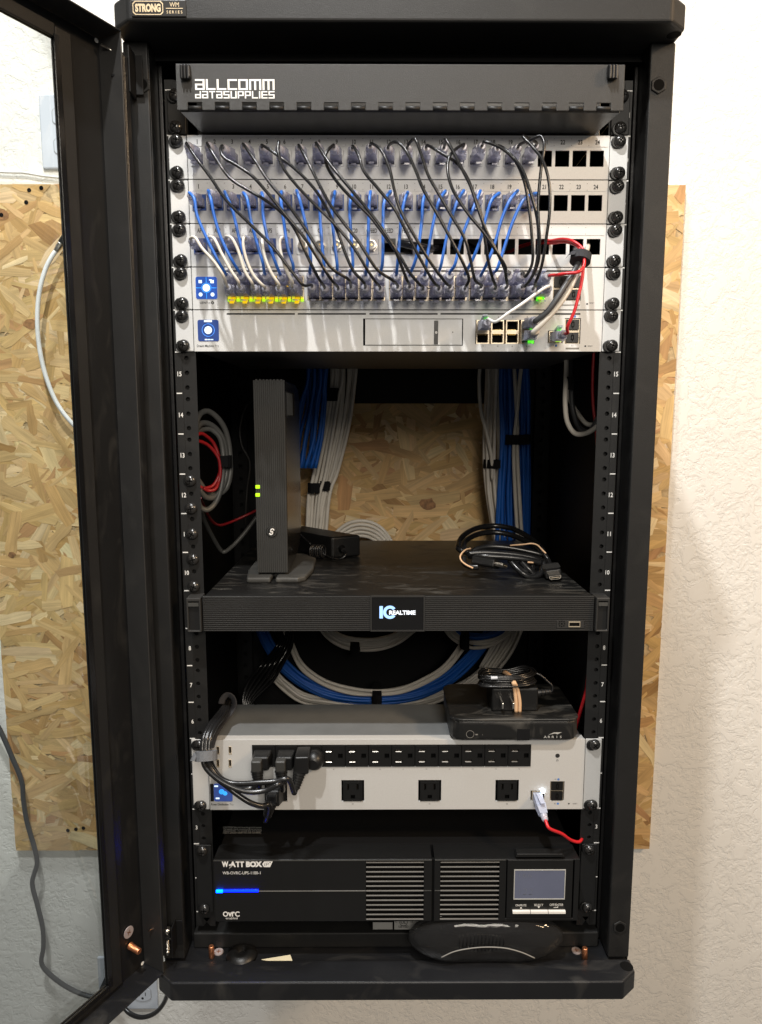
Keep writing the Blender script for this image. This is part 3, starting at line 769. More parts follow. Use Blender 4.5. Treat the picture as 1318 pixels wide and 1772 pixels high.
for px in (321, 1059):
    q = P(px, 127, yf - .002)
    lt = MB(); lt.box(q.x - .0052, q.x + .0052, yf - .0055, yf, q.z - .0060, q.z + .0075); l_ = lt.build('cover_latch', 'black_gloss', cm, bevel=.0022, seg=3)
    for d in (-.0030, 0, .0030):
        lt = MB(); lt.box(q.x + d - .0009, q.x + d + .0009, yf - .0066, yf - .0056, q.z - .0062, q.z + .0060); lt.build('latch_rib', 'black_plastic', l_, bevel=.0006)
# square-cut lettering on the cover
G = {
 'A': [[(0, 4), (3, 4), (3, 0), (0, 0), (0, 2), (3, 2)]], 'L': [[(0, 4), (0, 0), (3, 0)]], 'C': [[(3, 4), (0, 4), (0, 0), (3, 0)]],
 'O': [[(0, 0), (0, 4), (3, 4), (3, 0), (0, 0)]], 'M': [[(0, 0), (0, 4), (4, 4), (4, 0)], [(2, 4), (2, 0)]],
 'D': [[(3, 4), (3, 0), (0, 0), (0, 2), (3, 2)]], 'T': [[(0, 4), (3, 4)], [(1.5, 4), (1.5, 0)]],
 'S': [[(3, 4), (0, 4), (0, 2), (3, 2), (3, 0), (0, 0)]], 'U': [[(0, 4), (0, 0), (3, 0), (3, 4)]],
 'P': [[(0, 0), (0, 4), (3, 4), (3, 1.6), (0, 1.6)]], 'I': [[(0, 4), (0, 0)]], 'E': [[(3, 4), (0, 4), (0, 0), (3, 0)], [(0, 2), (3, 2)]]}
def letter_row(m, word, X0, X1, Z0, Z1, t, gap):
    wd_ = [{'I': 0, 'M': 4}.get(c, 3) for c in word]
    t2 = t * .82; sz = (Z1 - Z0 - t2) / 4
    sx = ((X1 - X0) - len(word) * t - (len(word) - 1) * gap) / sum(wd_)
    x = X0 + t / 2
    for c, w in zip(word, wd_):
        m.strokes(G[c], x, Z0 + t2 / 2, sx, sz, t, yf - .0002, t2); x += w * sx + t + gap
m = MB()
a0, a1, az0, az1 = R(337, 137, 475, 156, yf); letter_row(m, 'ALLCOMM', a0, a1, az0, az1, .0019, .0012)
a0, a1, az0, az1 = R(337, 157.6, 475, 170.6, yf); letter_row(m, 'DATASUPPLIES', a0, a1, az0, az1, .0013, .0010)
m.build('cover_lettering', 'print_white', cover)

# ------------------------------------------------------------------ three patch panels
PXS = [XC - .2107 + .01822 * i for i in range(24)]
PHW, PZ0, PZ1 = .0074, .0130, .0292            # half width of an opening, its bottom and top above the unit's base
def jack_mesh(name, matn):
    m = MB(); m.plate(-PHW + .0003, PHW - .0003, -.0081, .0081, -.0006, .0120, [(-.0059, .0059, -.0062, .0034)])
    m.m = 1; m.box(-.0059, .0059, .0095, .0119, -.0062, .0034)
    m.box(-.0032, .0032, -.0002, .0094, -.0061, -.0048)
    return m.mesh(name, [matn, 'black_hole'])
JW, JB, JK = jack_mesh('jack', 'silver_white'), jack_mesh('jack', 'blue_plastic'), jack_mesh('jack', 'black_plastic')
def mk_coax():
    m = MB(); m.box(-PHW + .0003, PHW - .0003, -.0006, .010, -.0081, .0081)
    m.m = 1
    m.prism([(.0062 * math.cos(t * math.pi / 3), .0062 * math.sin(t * math.pi / 3)) for t in range(6)], -.0030, -.0006, 'y')
    m.lathe((0, -.003, 0), (0, -1, 0), [(0, .0048), (.0010, .0050), (.0014, .0045), (.0024, .0048), (.0034, .0045), (.0044, .0048), (.0060, .0046), (.0061, .0036), (.0030, .0034)], 14)
    m.m = 2; m.disc(0, 0, .0034, -.0075, 12); m.m = 3; m.cyl((0, -.0076, 0), (0, -.0085, 0), .0009, n=8)
    return m.mesh('coax_jack', ['silver_white', 'steel', 'sticker_silver', 'gold_pin'])
COAX = mk_coax()
def patch_panel(n0, label, texts, fills):
    t = thing('patch_bay', label, 'patch panel', (XC, 0, n0 * U), 'rows of rack patch panels')
    ears(t, n0, n0 + 1, 'silver_white')
    z = n0 * U
    holes = [(x - PHW, x + PHW, z + PZ0, z + PZ1) for x in PXS]
    m = MB(); m.plate(XC - FX, XC + FX, z + .0005, z + U - .0006, -.0040, -.0022, holes); m.build('front_plate', 'silver_white', t)
    m = MB(); m.box(XC - FX, XC + FX, -.0021, .012, z + U - .0030, z + U - .0010); m.build('flange', 'silver_white', t)
    m = MB(); m.box(XC - FX + .004, XC + FX - .002, -.0044, -.0041, z + U - .0118, z + U - .0030); ls = m.build('label_strip', 'silver_white', t)
    lm_ = MB()
    for (i, s_) in texts:
        x = PXS[i] if isinstance(i, int) else i
        lm_.text(s_, x, z + U - .0073, .0045, -.0046, sx=.80 if len(s_) < 3 else .64, bold=.018)
    lm_.build('port_lettering', 'print_black', ls)
    m = MB()
    for x in PXS[:-1]:
        for dz in (-.0040, -.0105): m.disc(x + .0091, z + U + dz, .0004, -.0046, 6)
    o = m.build('label_dots', 'print_grey', ls); o['kind'] = 'stuff'
    for i, k in fills.items():
        inst('coax_jack' if k is COAX else 'keystone_jack', k, t, (PXS[i], -.0042, z + (PZ0 + PZ1) / 2))
    return t
p1 = patch_panel(19, 'top patch panel with silver jacks numbered 1 to 24 and black cables plugged in', [(i, str(i + 1)) for i in range(24)], {i: JW for i in range(20)})
p2 = patch_panel(18, 'middle patch panel with blue jacks numbered 1 to 24 and blue cables plugged in', [(i, str(i + 1)) for i in range(24)], {i: JB for i in range(20)})
xw = lambda px: P(px, 401, -.0046).x
p3 = patch_panel(17, 'patch panel with white cables under AP1 to AP6 and coax jacks',
    [(xw(345.8), 'AP1'), (xw(376), 'AP2'), (xw(406), 'AP3'), (xw(436), 'AP4'), (xw(465), 'AP5'), (xw(496), 'AP6'), (xw(524), 'C4'), (xw(554), 'C5'), (xw(613), 'C20'), (xw(643), 'CFEED'), (xw(673), 'FEED'), (xw(704), 'FEEDS')],
    {**{i: JB for i in range(6)}, **{i: COAX for i in range(6, 11)}, 11: JK, 12: JK})

# ------------------------------------------------------------------ network switch
def port_mesh():
    m = MB(); m.plate(-.0068, .0068, -.0062, .0062, 0, .011, [(-.0058, .0058, -.0050, .0044)])
    m.m = 1; m.box(-.0058, .0058, .0085, .0108, -.0050, .0044); m.box(-.0030, .0030, .0004, .0084, -.0049, -.0036)
    m.m = 2
    for i in range(6): m.box(-.0040 + i * .0015, -.0034 + i * .0015, .002, .0085, .0034, .0040)
    return m.mesh('ethernet_port', ['port_metal', 'black_hole', 'gold_pin'])
PORT = port_mesh()
def sfp_mesh():
    m = MB(); m.box(-.0068, .0068, -.0012, .004, -.0052, .0052)
    m.m = 1; m.plate(-.0016, .0016, -.0026, .0026, -.0016, -.0012, [(-.0008, .0008, -.0018, .0018)])
    m.add([(-.0012, -.0014, .0032), (.0012, -.0014, .0032), (0, -.0014, .0042)], [(0, 1, 2)]); m.add([(-.0012, -.0014, -.0032), (0, -.0014, -.0042), (.0012, -.0014, -.0032)], [(0, 1, 2)])
    return m.mesh('sfp_cover', ['black_plastic', 'black_hole'])
SFP = sfp_mesh()
def screen(t, rect, Y, m1):
    x0, x1, z0, z1 = rect
    m = MB(); r = (x1 - x0) * .09; pts = []
    for (cx, cz, a0) in ((x1 - r, z1 - r, 0), (x0 + r, z1 - r, 1), (x0 + r, z0 + r, 2), (x1 - r, z0 + r, 3)):
        for k in range(4): 
            a = (a0 + k / 3) * math.pi / 2; pts.append((cx + r * math.cos(a), cz + r * math.sin(a)))
    m.prism(pts, Y - .0004, Y, 'y'); return m.build('touch_screen', m1, t, recalc=True)
def device(n0, n1, name, label, cat, holes, matn, depth, earmat=None):
    t = thing(name, label, cat, (XC, 0, n0 * U))
    ears(t, n0, n1, earmat or matn)
    z0, z1 = n0 * U + .0005, n1 * U - .0006
    m = MB(); m.plate(XC - FX, XC + FX, z0, z1, -.0040, -.0015, holes); f = m.build('front_plate', matn, t)
    return t, f
YD = -.0040
c = lambda px, py: P(px, py, YD)
cols = []
for a, b in ((404, 515), (543, 655), (684, 796), (822, 933)):
    xa, xb = c(a, 512).x, c(b, 512).x; cols += [xa + (xb - xa) * i / 5 for i in range(6)]
zu, zl = 16 * U + .0290, 16 * U + .0158
holes = [(cols[g * 6] - .0071, cols[g * 6 + 5] + .0071, zl - .0065, zu + .0065) for g in range(4)]
s1 = [R(957, 477, 982, 520, YD), R(982.6, 477, 1004, 520, YD)]
sx0, sx1, sz0, sz1 = R(957.5, 477, 1004.5, 520.5, YD); holes.append((sx0, sx1, sz0, sz1))
sw, swf = device(16, 17, 'network_switch', 'silver network switch full of patch plugs with yellow lit ports at its left end', 'network switch', holes, 'silver_white', .40)
m = MB(); m.box(XC - .2205, XC + .2205, .0105, .38, 16 * U + .001, 17 * U - .001); m.build('chassis', 'chassis_dark', sw)
for i, x in enumerate(cols):
    inst('ethernet_port', PORT, sw, (x, -.0036, zl)); inst('ethernet_port', PORT, sw, (x, -.0036, zu), (0, math.pi, 0))
for ix in (0, 1):
    for iz in (0, 1):
        inst('sfp_cover', SFP, sw, (sx0 + (sx1 - sx0) * (.27 + .47 * ix), -.0030, sz0 + (sz1 - sz0) * (.25 + .5 * iz)))
m = MB(); m.box(sx0 + .0004, sx1 - .0004, -.0014, .004, sz0 + .0004, sz1 - .0004); m.build('sfp_cage', 'port_metal', sw)
m = MB(); face_bars(m, 469, YD, ((389, 509), (515, 633), (639, 757), (763, 881), (888, 1003)))
for i, x in enumerate(cols): m.text('%d' % (2 * i + 2), x - .0014, c(500, 525.5).z, .0012, YD - .0002); m.text('p+' , x + .0022, c(500, 525.2).z, .0011, YD - .0002)
for i, x in enumerate(cols): m.text('%d' % (2 * i + 1), x, c(500, 473.5).z, .0012, YD - .0002)
q = c(355, 524); m.text('USW', q.x - .0022, q.z, .0026, YD - .0002, bold=.02, align='c', w=.0068); m.text('Pro', q.x + .0034, q.z, .0024, YD - .0002, w=.0040, bold=-.01); m.disc(c(367.5, 524).x, c(367.5, 524).z, .0016, YD - .0002, 14, .0007)
m.disc(c(1015.6, 526).x, c(1015.6, 526).z, .0010, YD - .0002, 10); m.text('RESET', c(1024, 526).x, q.z, .0014, YD - .0002, bold=-.01)
m.build('face_lettering', 'print_black', swf)
m = MB(); m.box(*R(969, 529, 1003, 529, YD)[:2], YD - .0002, YD, q.z - .0026, q.z - .0015); m.build('label_bar', 'print_grey', swf)
scr = R(338, 479, 376, 517.5, YD); ss = screen(sw, scr, YD - .0001, 'screen_blue')
cx, cz = (scr[0] + scr[1]) / 2, (scr[2] + scr[3]) / 2; sw_, sh_ = scr[1] - scr[0], scr[3] - scr[2]
m = MB(); m.disc(cx, cz, .0040, YD - .0009, 20); 
for dx, dz in ((-.28, .28), (.28, .28)): m.box(cx + dx * sw_ - .0018, cx + dx * sw_ + .0018, YD - .0008, YD - .0006, cz + dz * sh_ - .0016, cz + dz * sh_ + .0016)
m.box(cx + .24 * sw_ - .0022, cx + .24 * sw_ + .0004, YD - .0009, YD - .0006, cz + .33 * sh_, cz + .38 * sh_)
m.build('screen_icon', 'screen_light', ss)
m = MB(); m.disc(cx, cz, .0053, YD - .0008, 24, .0047); g = .0003
m.box(cx - sw_ * .48, cx - .0055, YD - .0007, YD - .0006, cz - g, cz + g); m.box(cx + .0055, cx + sw_ * .48, YD - .0007, YD - .0006, cz - g, cz + g); m.box(cx - g, cx + g, YD - .0007, YD - .0006, cz - sh_ * .48, cz - .0055); m.box(cx - g, cx + g, YD - .0007, YD - .0006, cz + .0055, cz + sh_ * .48)
m.build('screen_line', 'screen_cyan', ss)
m = MB()
for dx in (-.28, .28): m.disc(cx + dx * sw_, cz - .30 * sh_, .0021, YD - .0008, 14)
m.build('screen_dial', 'screen_light', ss)
# lit ports
for i in range(6):
    x = cols[i]
    m = MB(); m.box(x - .0062, x - .0030, -.0052, -.0038, zl - .0072, zl - .0050); m.build('status_light', 'led_lime', sw); m = MB(); m.box(x + .0032, x + .0064, -.0052, -.0038, zl - .0072, zl - .0046)
    m.build('status_light', 'led_lime', sw)
    m = MB(); m.box(x - .0060, x - .0030, -.0052, -.0038, zl - .0044, zl - .0022); m.build('status_light', 'led_yellow', sw); m = MB(); m.box(x + .0032, x + .0060, -.0052, -.0038, zl - .0044, zl - .0022); m.build('status_light', 'led_yellow', sw)
    m = MB(); m.frustum((x - .0022, x + .0022, zl - .0112, zl - .0092, -.0160), (x - .0024, x + .0024, zl - .0044, zl - .0030, -.0046)); m.build('self_lit_latch', 'led_amber', sw)  # plastic tab given its own glow to stand for port light
def led(parent, px, py, w, h, matn, Y=YD):
    q = P(px, py, Y); m = MB(); m.box(q.x - w / 2, q.x + w / 2, Y - .0008, Y + .0004, q.z - h / 2, q.z + h / 2); return m.build('status_light', matn, parent, bevel=.0002)
for px, py in ((478, 480), (482, 489), (499, 489), (503, 480), (840, 482.5), (862.5, 482.5), (834, 495), (497, 495)): led(sw, px, py, .0016, .0024, 'led_amber')
led(sw, 942, 476, .0034, .0044, 'led_amber'); 
q = c(938, 515.5)
m = MB(); m.box(cols[23] - .0030, cols[23] + .0052, -.0052, -.0038, zl - .0062, zl - .0015); m.build('status_light', 'led_green', sw)
m = MB(); m.frustum((cols[23] - .0020, cols[23] + .0020, zl - .0092, zl - .0078, -.0170), (cols[23] - .0022, cols[23] + .0022, zl - .0044, zl - .0030, -.0054)); m.build('self_lit_latch', 'led_lime', sw)  # this tab also emits, imitating the port light behind it

# ------------------------------------------------------------------ router below the switch
e0, e1, e2, e3 = R(822.7, 553.5, 924.3, 595.2, YD); f0, f1, f2, f3 = R(948, 572, 973.6, 593.7, YD); g0, g1, g2, g3 = R(977.5, 550.5, 1003.5, 595, YD)
dm, dmf = device(15, 16, 'router', 'silver rack router with a navy round-dial screen and an outlined drive bay', 'router', [(e0, e1, e2, e3), (f0, f1, f2, f3), (g0, g1, g2, g3)], 'silver_white', .2856)
m = MB(); m.box(XC - .2205, XC + .2205, .0105, .2856, 15 * U + .001, 16 * U - .001); m.build('chassis', 'chassis_dark', dm)
m = MB(); m.box(e0, e1, .0080, .0100, e2, e3); m.box(f0, f1, .0080, .0100, f2, f3); m.build('port_backing', 'port_metal', dm)
ex = [e0 + (e1 - e0) * (i + .5) / 4 for i in range(4)]; ez = [e2 + (e3 - e2) * .25, e2 + (e3 - e2) * .75]
for x in ex: inst('ethernet_port', PORT, dm, (x, -.0036, ez[0])); inst('ethernet_port', PORT, dm, (x, -.0036, ez[1]), (0, math.pi, 0))
inst('ethernet_port', PORT, dm, ((f0 + f1) / 2, -.0036, (f2 + f3) / 2), (0, math.pi, 0))
for iz in (0, 1): inst('sfp_cover', SFP, dm, ((g0 + g1) / 2, -.0030, g2 + (g3 - g2) * (.25 + .5 * iz)))
m = MB(); m.box(g0 + .0004, g1 - .0004, -.0014, .004, g2 + .0004, g3 - .0004); m.build('sfp_cage', 'port_metal', dm)
m = MB(); face_bars(m, 543.2, YD, ((392, 510), (515, 633), (639, 757), (762, 1004)))
for px, s_ in ((836, '1'), (862, '3'), (887, '5'), (912, '7')): m.text(s_, c(px, 549).x, c(px, 549).z, .0017, YD - .0002)
for px, s_ in ((835.5, '2'), (861, '4'), (886, '6'), (911, '8')): m.text(s_, c(px, 599).x, c(px, 599).z, .0017, YD - .0002)
m.text('9', c(957, 598).x, c(957, 598).z, .0017, YD - .0002); m.text('11', c(990, 598).x, c(990, 598).z, .0019, YD - .0002); m.text('10', c(988, 547.5).x, c(988, 547.5).z, .0017, YD - .0002)
q = c(361, 598.5); m.text('Dream Machine', q.x - .0037, q.z, .0026, YD - .0002, w=.0182, bold=.01); m.text('Pro', q.x + .0090, q.z, .0026, YD - .0002, w=.0042, bold=-.012)
m.disc(c(1012.5, 599).x, c(1012.5, 599).z, .0010, YD - .0002, 10); m.text('RESET', c(1021, 599).x, c(1021, 599).z, .0014, YD - .0002, bold=-.01)
m.build('face_lettering', 'print_black', dmf)
m = MB(); m.disc(c(962, 598).x, c(962, 598).z, .0013, YD - .0002, 12); m.disc(c(994.5, 547.5).x, c(994.5, 547.5).z, .0013, YD - .0002, 12); m.build('speed_mark', 'print_blue', dmf)
x0, x1, z0, z1 = R(978.5, 603, 1002, 603, YD); m = MB(); m.box(x0, x1, YD - .0002, YD, z0 - .0009, z0 + .0009); m.build('label_bar', 'print_grey', dmf)
# drive bay: dark gap, door, latch slot
b0, b1, b2, b3 = R(628, 551.3, 800.5, 598, YD)
m = MB(); m.plate(b0, b1, b2, b3, YD - .0002, YD, [(b0 + .0022, b1 - .0010, b2 + .0006, b3 - .0006)]); m.build('bay_gap', 'black_hole', dm)
m = MB(); m.box(b0 + .0023, b1 - .0011, YD - .0005, YD, b2 + .0007, b3 - .0007); bay = m.build('drive_bay_door', 'silver_white', dm, bevel=.0003)
l0, l1, l2, l3 = R(751, 555, 757.5, 596, YD)
m = MB(); m.box(l0, l1, YD - .0012, YD - .0006, l2, l3); lt = m.build('bay_latch', 'black_plastic', bay, bevel=.0006)
m = MB(); m.disc((l0 + l1) / 2, (l2 + l3) / 2, .0013, YD - .0014, 10, .0005); m.build('latch_mark', 'print_white', bay)
m = MB(); q = c(783, 575); m.disc(q.x, q.z, .0006, YD - .0007, 8); m.build('bay_light', 'black_hole', bay)
scr = R(341.5, 553.5, 379, 590.5, YD); ss = screen(dm, scr, YD - .0001, 'screen_navy')
cx, cz = (scr[0] + scr[1]) / 2, (scr[2] + scr[3]) / 2; cz += .0004
m = MB(); m.disc(cx, cz, .0041, YD - .0009, 20); m.box(cx - .0042, cx + .0042, YD - .0008, YD - .0006, cz + .0085, cz + .0105)
for i in range(6): m.box(cx - .0040 + i * .0016, cx - .0040 + i * .0016 + (.0016 if i == 0 else .0011), YD - .0008, YD - .0006, cz - .0106, cz - .0094)
m.build('screen_icon', 'screen_light', ss)
m = MB(); m.disc(cx, cz, .0069, YD - .0008, 26, .0064); m.build('screen_ring', 'screen_line', ss)
led(dm, 840.5, 552.5, .0042, .0052, 'led_green', YD - .006); led(dm, 967, 568.5, .0046, .0050, 'led_green', YD - .006); led(dm, 918, 590.5, .0062, .0052, 'led_green'); led(dm, 919, 568, .0030, .0030, 'led_green', YD + .002); led(dm, 966, 590.5, .0060, .0010, 'led_lime')

# ================================================================== patch cables
def c3(u, v): return (280 + .3111 * u, 220 + .3111 * v)
def c4(u, v): return (680 + .31866 * u, 220 + .31866 * v)
ORD = 'first second third fourth fifth sixth seventh eighth ninth tenth eleventh twelfth thirteenth fourteenth fifteenth sixteenth seventeenth eighteenth nineteenth twentieth'.split()
RB, RBL, RW = .00152, .00160, .00155
def patch_cable(label, group, a, b, pts, r, matn, depth, bright=False, jit=0.0):
    """a, b = (x, z, y, up) of the two jacks; pts = route in the photo at the given distance in front"""
    t = thing('patch_cable', label, 'cable', (a[0], a[2], a[1]), group)
    ya, yb = random.uniform(-.10, .10), random.uniform(-.10, .10)
    pa, pb = random.uniform(0, .09), random.uniform(-.02, .05)
    plug(t, a[0], a[1], a[2], a[3], bright, ya * .5, -pa if a[3] else pa); plug(t, b[0], b[1], b[2], b[3], bright, yb * .5, -pb if b[3] else pb)
    ea, eb = Vector((a[0] + .033 * ya * .5, a[2] - .033, a[1] + .001 - .033 * pa)), Vector((b[0] + .033 * yb * .5, b[2] - .033, b[1] + .001 - .033 * pb))
    n = len(pts); q = [ea, ea + Vector((0, -.009, .0002))]
    for i, (px, py) in enumerate(pts):
        t_ = (i + 1) / (n + 1); y = -.052 - (depth - .052) * math.sin(math.pi * min(1, max(0, t_))) ** .6
        q.append(P(px, py, y))
    q += [eb + Vector((0, -.010, .0008)), eb]
    m = MB(); m.tube(q, r, n=8, sub=7); m.build('cable', matn, t, smooth=True)
    return t
pz = lambda n: n * U + (PZ0 + PZ1) / 2 - .0012
blackr = [
 [c3(185, 165), c3(270, 280), c3(360, 410), c3(490, 540), c3(620, 670), c3(720, 800), c3(785, 878)],
 [c3(310, 190), c3(380, 285), c3(470, 345), c3(580, 410), c3(680, 490), c3(740, 570), c3(800, 700), c3(865, 830)],
 [c3(327, 132), c3(345, 170), c3(420, 215), c3(500, 270), c3(590, 370), c3(680, 480), c3(780, 600), c3(860, 720), c3(935, 840)],
 [c3(520, 190), c3(600, 310), c3(700, 430), c3(800, 570), c3(870, 680), c3(950, 790), c3(1035, 845)],
 [c3(640, 155), c3(760, 250), c3(860, 360), c3(930, 480), c3(980, 590), c3(1015, 690), c3(1065, 800), c3(1120, 860)],
 [c3(651, 82), c3(645, 130), c3(672, 220), c3(745, 320), c3(850, 430), c3(960, 540), c3(1060, 660), c3(1140, 790), c3(1180, 850)],
 [c3(810, 190), c3(870, 310), c3(935, 430), c3(1005, 525), c3(1095, 640), c3(1200, 795), c3(1280, 850)],
 [c3(930, 200), c3(1020, 310), c3(1120, 430), c3(1220, 560), c3(1290, 670), c4(40, 740), c4(75, 830)],
 [c3(912, 150), c3(915, 210), c3(970, 300), c3(1070, 410), c3(1160, 500), c3(1250, 620), c4(30, 690), c4(90, 790), c4(140, 850)],
 [c3(1095, 160), c3(1120, 240), c3(1200, 340), c3(1290, 450), c4(60, 545), c4(150, 720), c4(220, 840)],
 [c3(1220, 130), c3(1265, 230), c3(1290, 340), c4(35, 440), c4(110, 580), c4(200, 730), c4(290, 850)],
 [c4(20, 82), c4(65, 120), c4(120, 230), c4(160, 330), c4(250, 490), c4(320, 620), c4(390, 760), c4(412, 825), c4(398, 860)],
 [c4(118, 66), c4(150, 140), c4(190, 260), c4(240, 350), c4(310, 470), c4(390, 610), c4(420, 720), c4(445, 830)],
 [c4(260, 140), c4(350, 200), c4(400, 270), c4(440, 370), c4(480, 480), c4(500, 620), c4(515, 720), c4(540, 820)],
 [c4(284, 66), c4(330, 140), c4(380, 240), c4(420, 320), c4(460, 440), c4(500, 550), c4(560, 670), c4(605, 770), c4(616, 830)],
 [c4(312, 150), c4(296, 230), c4(320, 330), c4(400, 460), c4(490, 570), c4(570, 690), c4(610, 760), c4(612, 790)],
 [c4(500, 80), c4(580, 110), c4(660, 180), c4(710, 290), c4(735, 420), c4(752, 580), c4(755, 740), c4(720, 810)],
 [c4(640, 150), c4(700, 230), c4(745, 350), c4(785, 520), c4(785, 700), c4(760, 800), c4(720, 860)],
 [c4(740, 72), c4(800, 50), c4(820, 90), c4(803, 230), c4(787, 430), c4(795, 620), c4(790, 720), c4(770, 790)],
 [c4(705, 52), c4(760, 110), c4(812, 180), c4(846, 300), c4(850, 450), c4(832, 600), c4(805, 760), c4(775, 840)]]
bdest = [(i + 6, 0) for i in range(15)] + [(20, 1), (21, 1), (21, 0), (22, 1), (22, 0)]
for i in range(20):
    ccol, up = bdest[i]
    patch_cable('%s black patch cable from the left along the top patch panel' % ORD[i], 'black cables from the top patch panel', (PXS[i], pz(19), -.004, False),
                (cols[ccol], zu if up else zl, -.004, bool(up)), blackr[i], RB, 'black_cable', .068 + .006 * (i % 4))
bluer = [
 [c3(180, 400), c3(195, 490), c3(250, 620), c3(310, 740)], [c3(272, 400), c3(290, 490), c3(330, 620), c3(395, 750)], [c3(368, 400), c3(397, 480), c3(430, 620), c3(465, 740)],
 [c3(474, 400), c3(495, 520), c3(530, 650), c3(562, 760)], [c3(562, 400), c3(562, 480), c3(590, 630), c3(630, 750)], [c3(662, 410), c3(680, 540), c3(702, 680), c3(730, 770)],
 [c3(765, 400), c3(790, 500), c3(815, 620), c3(828, 760)], [c3(876, 400), c3(881, 520), c3(893, 680), c3(902, 780)], [c3(955, 400), c3(945, 470), c3(960, 640), c3(975, 770)],
 [c3(1050, 405), c3(1045, 480), c3(1055, 640), c3(1061, 780)], [c3(1154, 410), c3(1150, 520), c3(1145, 700), c3(1142, 770)], [c3(1236, 420), c3(1230, 520), c3(1226, 760)],
 [c4(62, 400), c4(46, 480), c4(32, 650), c4(24, 740)], [c4(163, 400), c4(155, 520), c4(132, 680), c4(112, 750)], [c4(250, 400), c4(225, 490), c4(196, 640), c4(180, 750)],
 [c4(350, 400), c4(312, 510), c4(282, 640), c4(260, 750)], [c4(436, 440), c4(387, 560), c4(352, 680), c4(334, 750)], [c4(534, 400), c4(502, 500), c4(478, 600), c4(440, 700)],
 [c4(632, 400), c4(590, 500), c4(550, 640), c4(505, 750)], [c4(710, 395), c4(652, 510), c4(602, 660), c4(565, 770)]]
for i in range(20):
    patch_cable('%s blue patch cable from the left along the middle patch panel' % ORD[i], 'blue cables from the middle patch panel', (PXS[i], pz(18), -.004, False), (cols[i], zu, -.004, True), bluer[i], RBL, 'blue_cable', .056 + .002 * (i % 2))
whiter = [[c3(185, 615), c3(220, 670), c3(290, 750), c3(340, 825)], [c3(290, 620), c3(330, 700), c3(385, 800), c3(425, 860)], [c3(390, 620), c3(425, 690), c3(460, 800), c3(500, 865)],
 [c3(455, 615), c3(452, 650), c3(468, 730), c3(510, 825), c3(560, 880)], [c3(558, 640), c3(572, 720), c3(608, 810), c3(650, 875)], [c3(655, 640), c3(662, 700), c3(690, 790), c3(725, 860)]]
for i in range(6):
    patch_cable('%s white cable from the left between the third patch panel and the yellow-lit ports' % ORD[i], 'white cables from the third patch panel', (PXS[i], pz(17), -.004, False), (cols[i], zl, -.004, False), whiter[i], RW, 'white_cable', .062, False)
# short white cable from the switch's last port down to the router
def c5(u, v): return (800 + u / 5.0692, 400 + v / 5.0692)
patch_cable('short white patch cable running from the last switch port down to the router', None, (cols[23], zl, -.004, False), (ex[0], ez[1], -.004, True),
            [c5(735, 490), c5(650, 545), c5(520, 640), c5(400, 720), c5(290, 795)], .0016, 'white_coax', .064, True)
# red cables out of the third panel
RH = 17 * U + .020
def loose(name, label, cat, mb_pts, r, matn, group=None, n=8, sub=7):
    m = MB(); m.tube(mb_pts, r, n=n, sub=sub); return single(m, name, matn, label, cat, group, smooth=True, origin=mb_pts[0])
def red_cable(label, route_in, pts, jack, y0):
    t = thing('patch_cable', label, 'cable', jack, 'red cables by the strap')
    up = True
    plug(t, jack[0], jack[2], jack[1], up, True)
    q = [P(px, py, y) for px, py, y in pts] + [Vector((jack[0] + .002, jack[1] - .042, jack[2] - .001)), Vector((jack[0], jack[1] - .032, jack[2]))]
    m = MB(); m.tube(q, .00165, n=8, sub=7); m.build('cable', 'red_cable', t, smooth=True)
red_cable('red patch cable curling out of the patch panel to the last upper switch port', 0,
    [(*c5(380, 190), .05), (*c5(600, 110), .03), (*c5(780, 105), -.01), (*c5(900, 95), -.030), (*c5(1000, 125), -.045), (*c5(1050, 185), -.052), (*c5(1068, 250), -.056), (*c5(1060, 320), -.060), (*c5(1010, 360), -.064), (*c5(900, 372), -.061), (*c5(830, 384), -.056)],
    (cols[23], -.004, zu), 0)
red_cable('red patch cable curling out of the patch panel down to the router', 0,
    [(*c5(480, 140), .06), (*c5(640, 95), .04), (*c5(780, 82), -.012), (*c5(880, 70), -.030), (*c5(970, 90), -.044), (*c5(1040, 140), -.050), (*c5(1072, 200), -.054), (*c5(1062, 300), -.054), (*c5(1050, 420), -.056), (*c5(1020, 560), -.058), (*c5(975, 720), -.058), (*c5(920, 840), -.055)],
    ((f0 + f1) / 2, -.004, (f2 + f3) / 2), 0)
# thick grey and white cables through the panel into the router
def fat(label, pts, jack, r, matn):
    t = thing('network_cable', label, 'cable', jack)
    plug(t, jack[0], jack[2], jack[1], False, True)
    q = [P(px, py, y) for px, py, y in pts] + [Vector((jack[0] + .002, jack[1] - .040, jack[2] + .0015)), Vector((jack[0], jack[1] - .030, jack[2]))]
    m = MB(); m.tube(q, r, n=10, sub=7); m.build('cable', matn, t, smooth=True)
fat('thick grey network cable dropping through the strap to the upper right router port', [(*c5(985, 120), .06), (*c5(990, 160), .0), (*c5(1010, 190), -.036), (*c5(1020, 260), -.046), (*c5(980, 350), -.052), (*c5(900, 480), -.058), (*c5(830, 590), -.060), (*c5(740, 710), -.058), (*c5(640, 790), -.052)], (ex[3], -.004, ez[1]), .0029, 'grey_cable')
fat('thick white network cable dropping through the strap to the lower right router port', [(*c5(1098, 90), .06), (*c5(1098, 140), -.004), (*c5(1075, 210), -.040), (*c5(1045, 290), -.047), (*c5(985, 420), -.051), (*c5(915, 550), -.055), (*c5(820, 680), -.057), (*c5(700, 810), -.055), (*c5(620, 890), -.050)], (ex[3], -.004, ez[0]), .0026, 'white_cable')
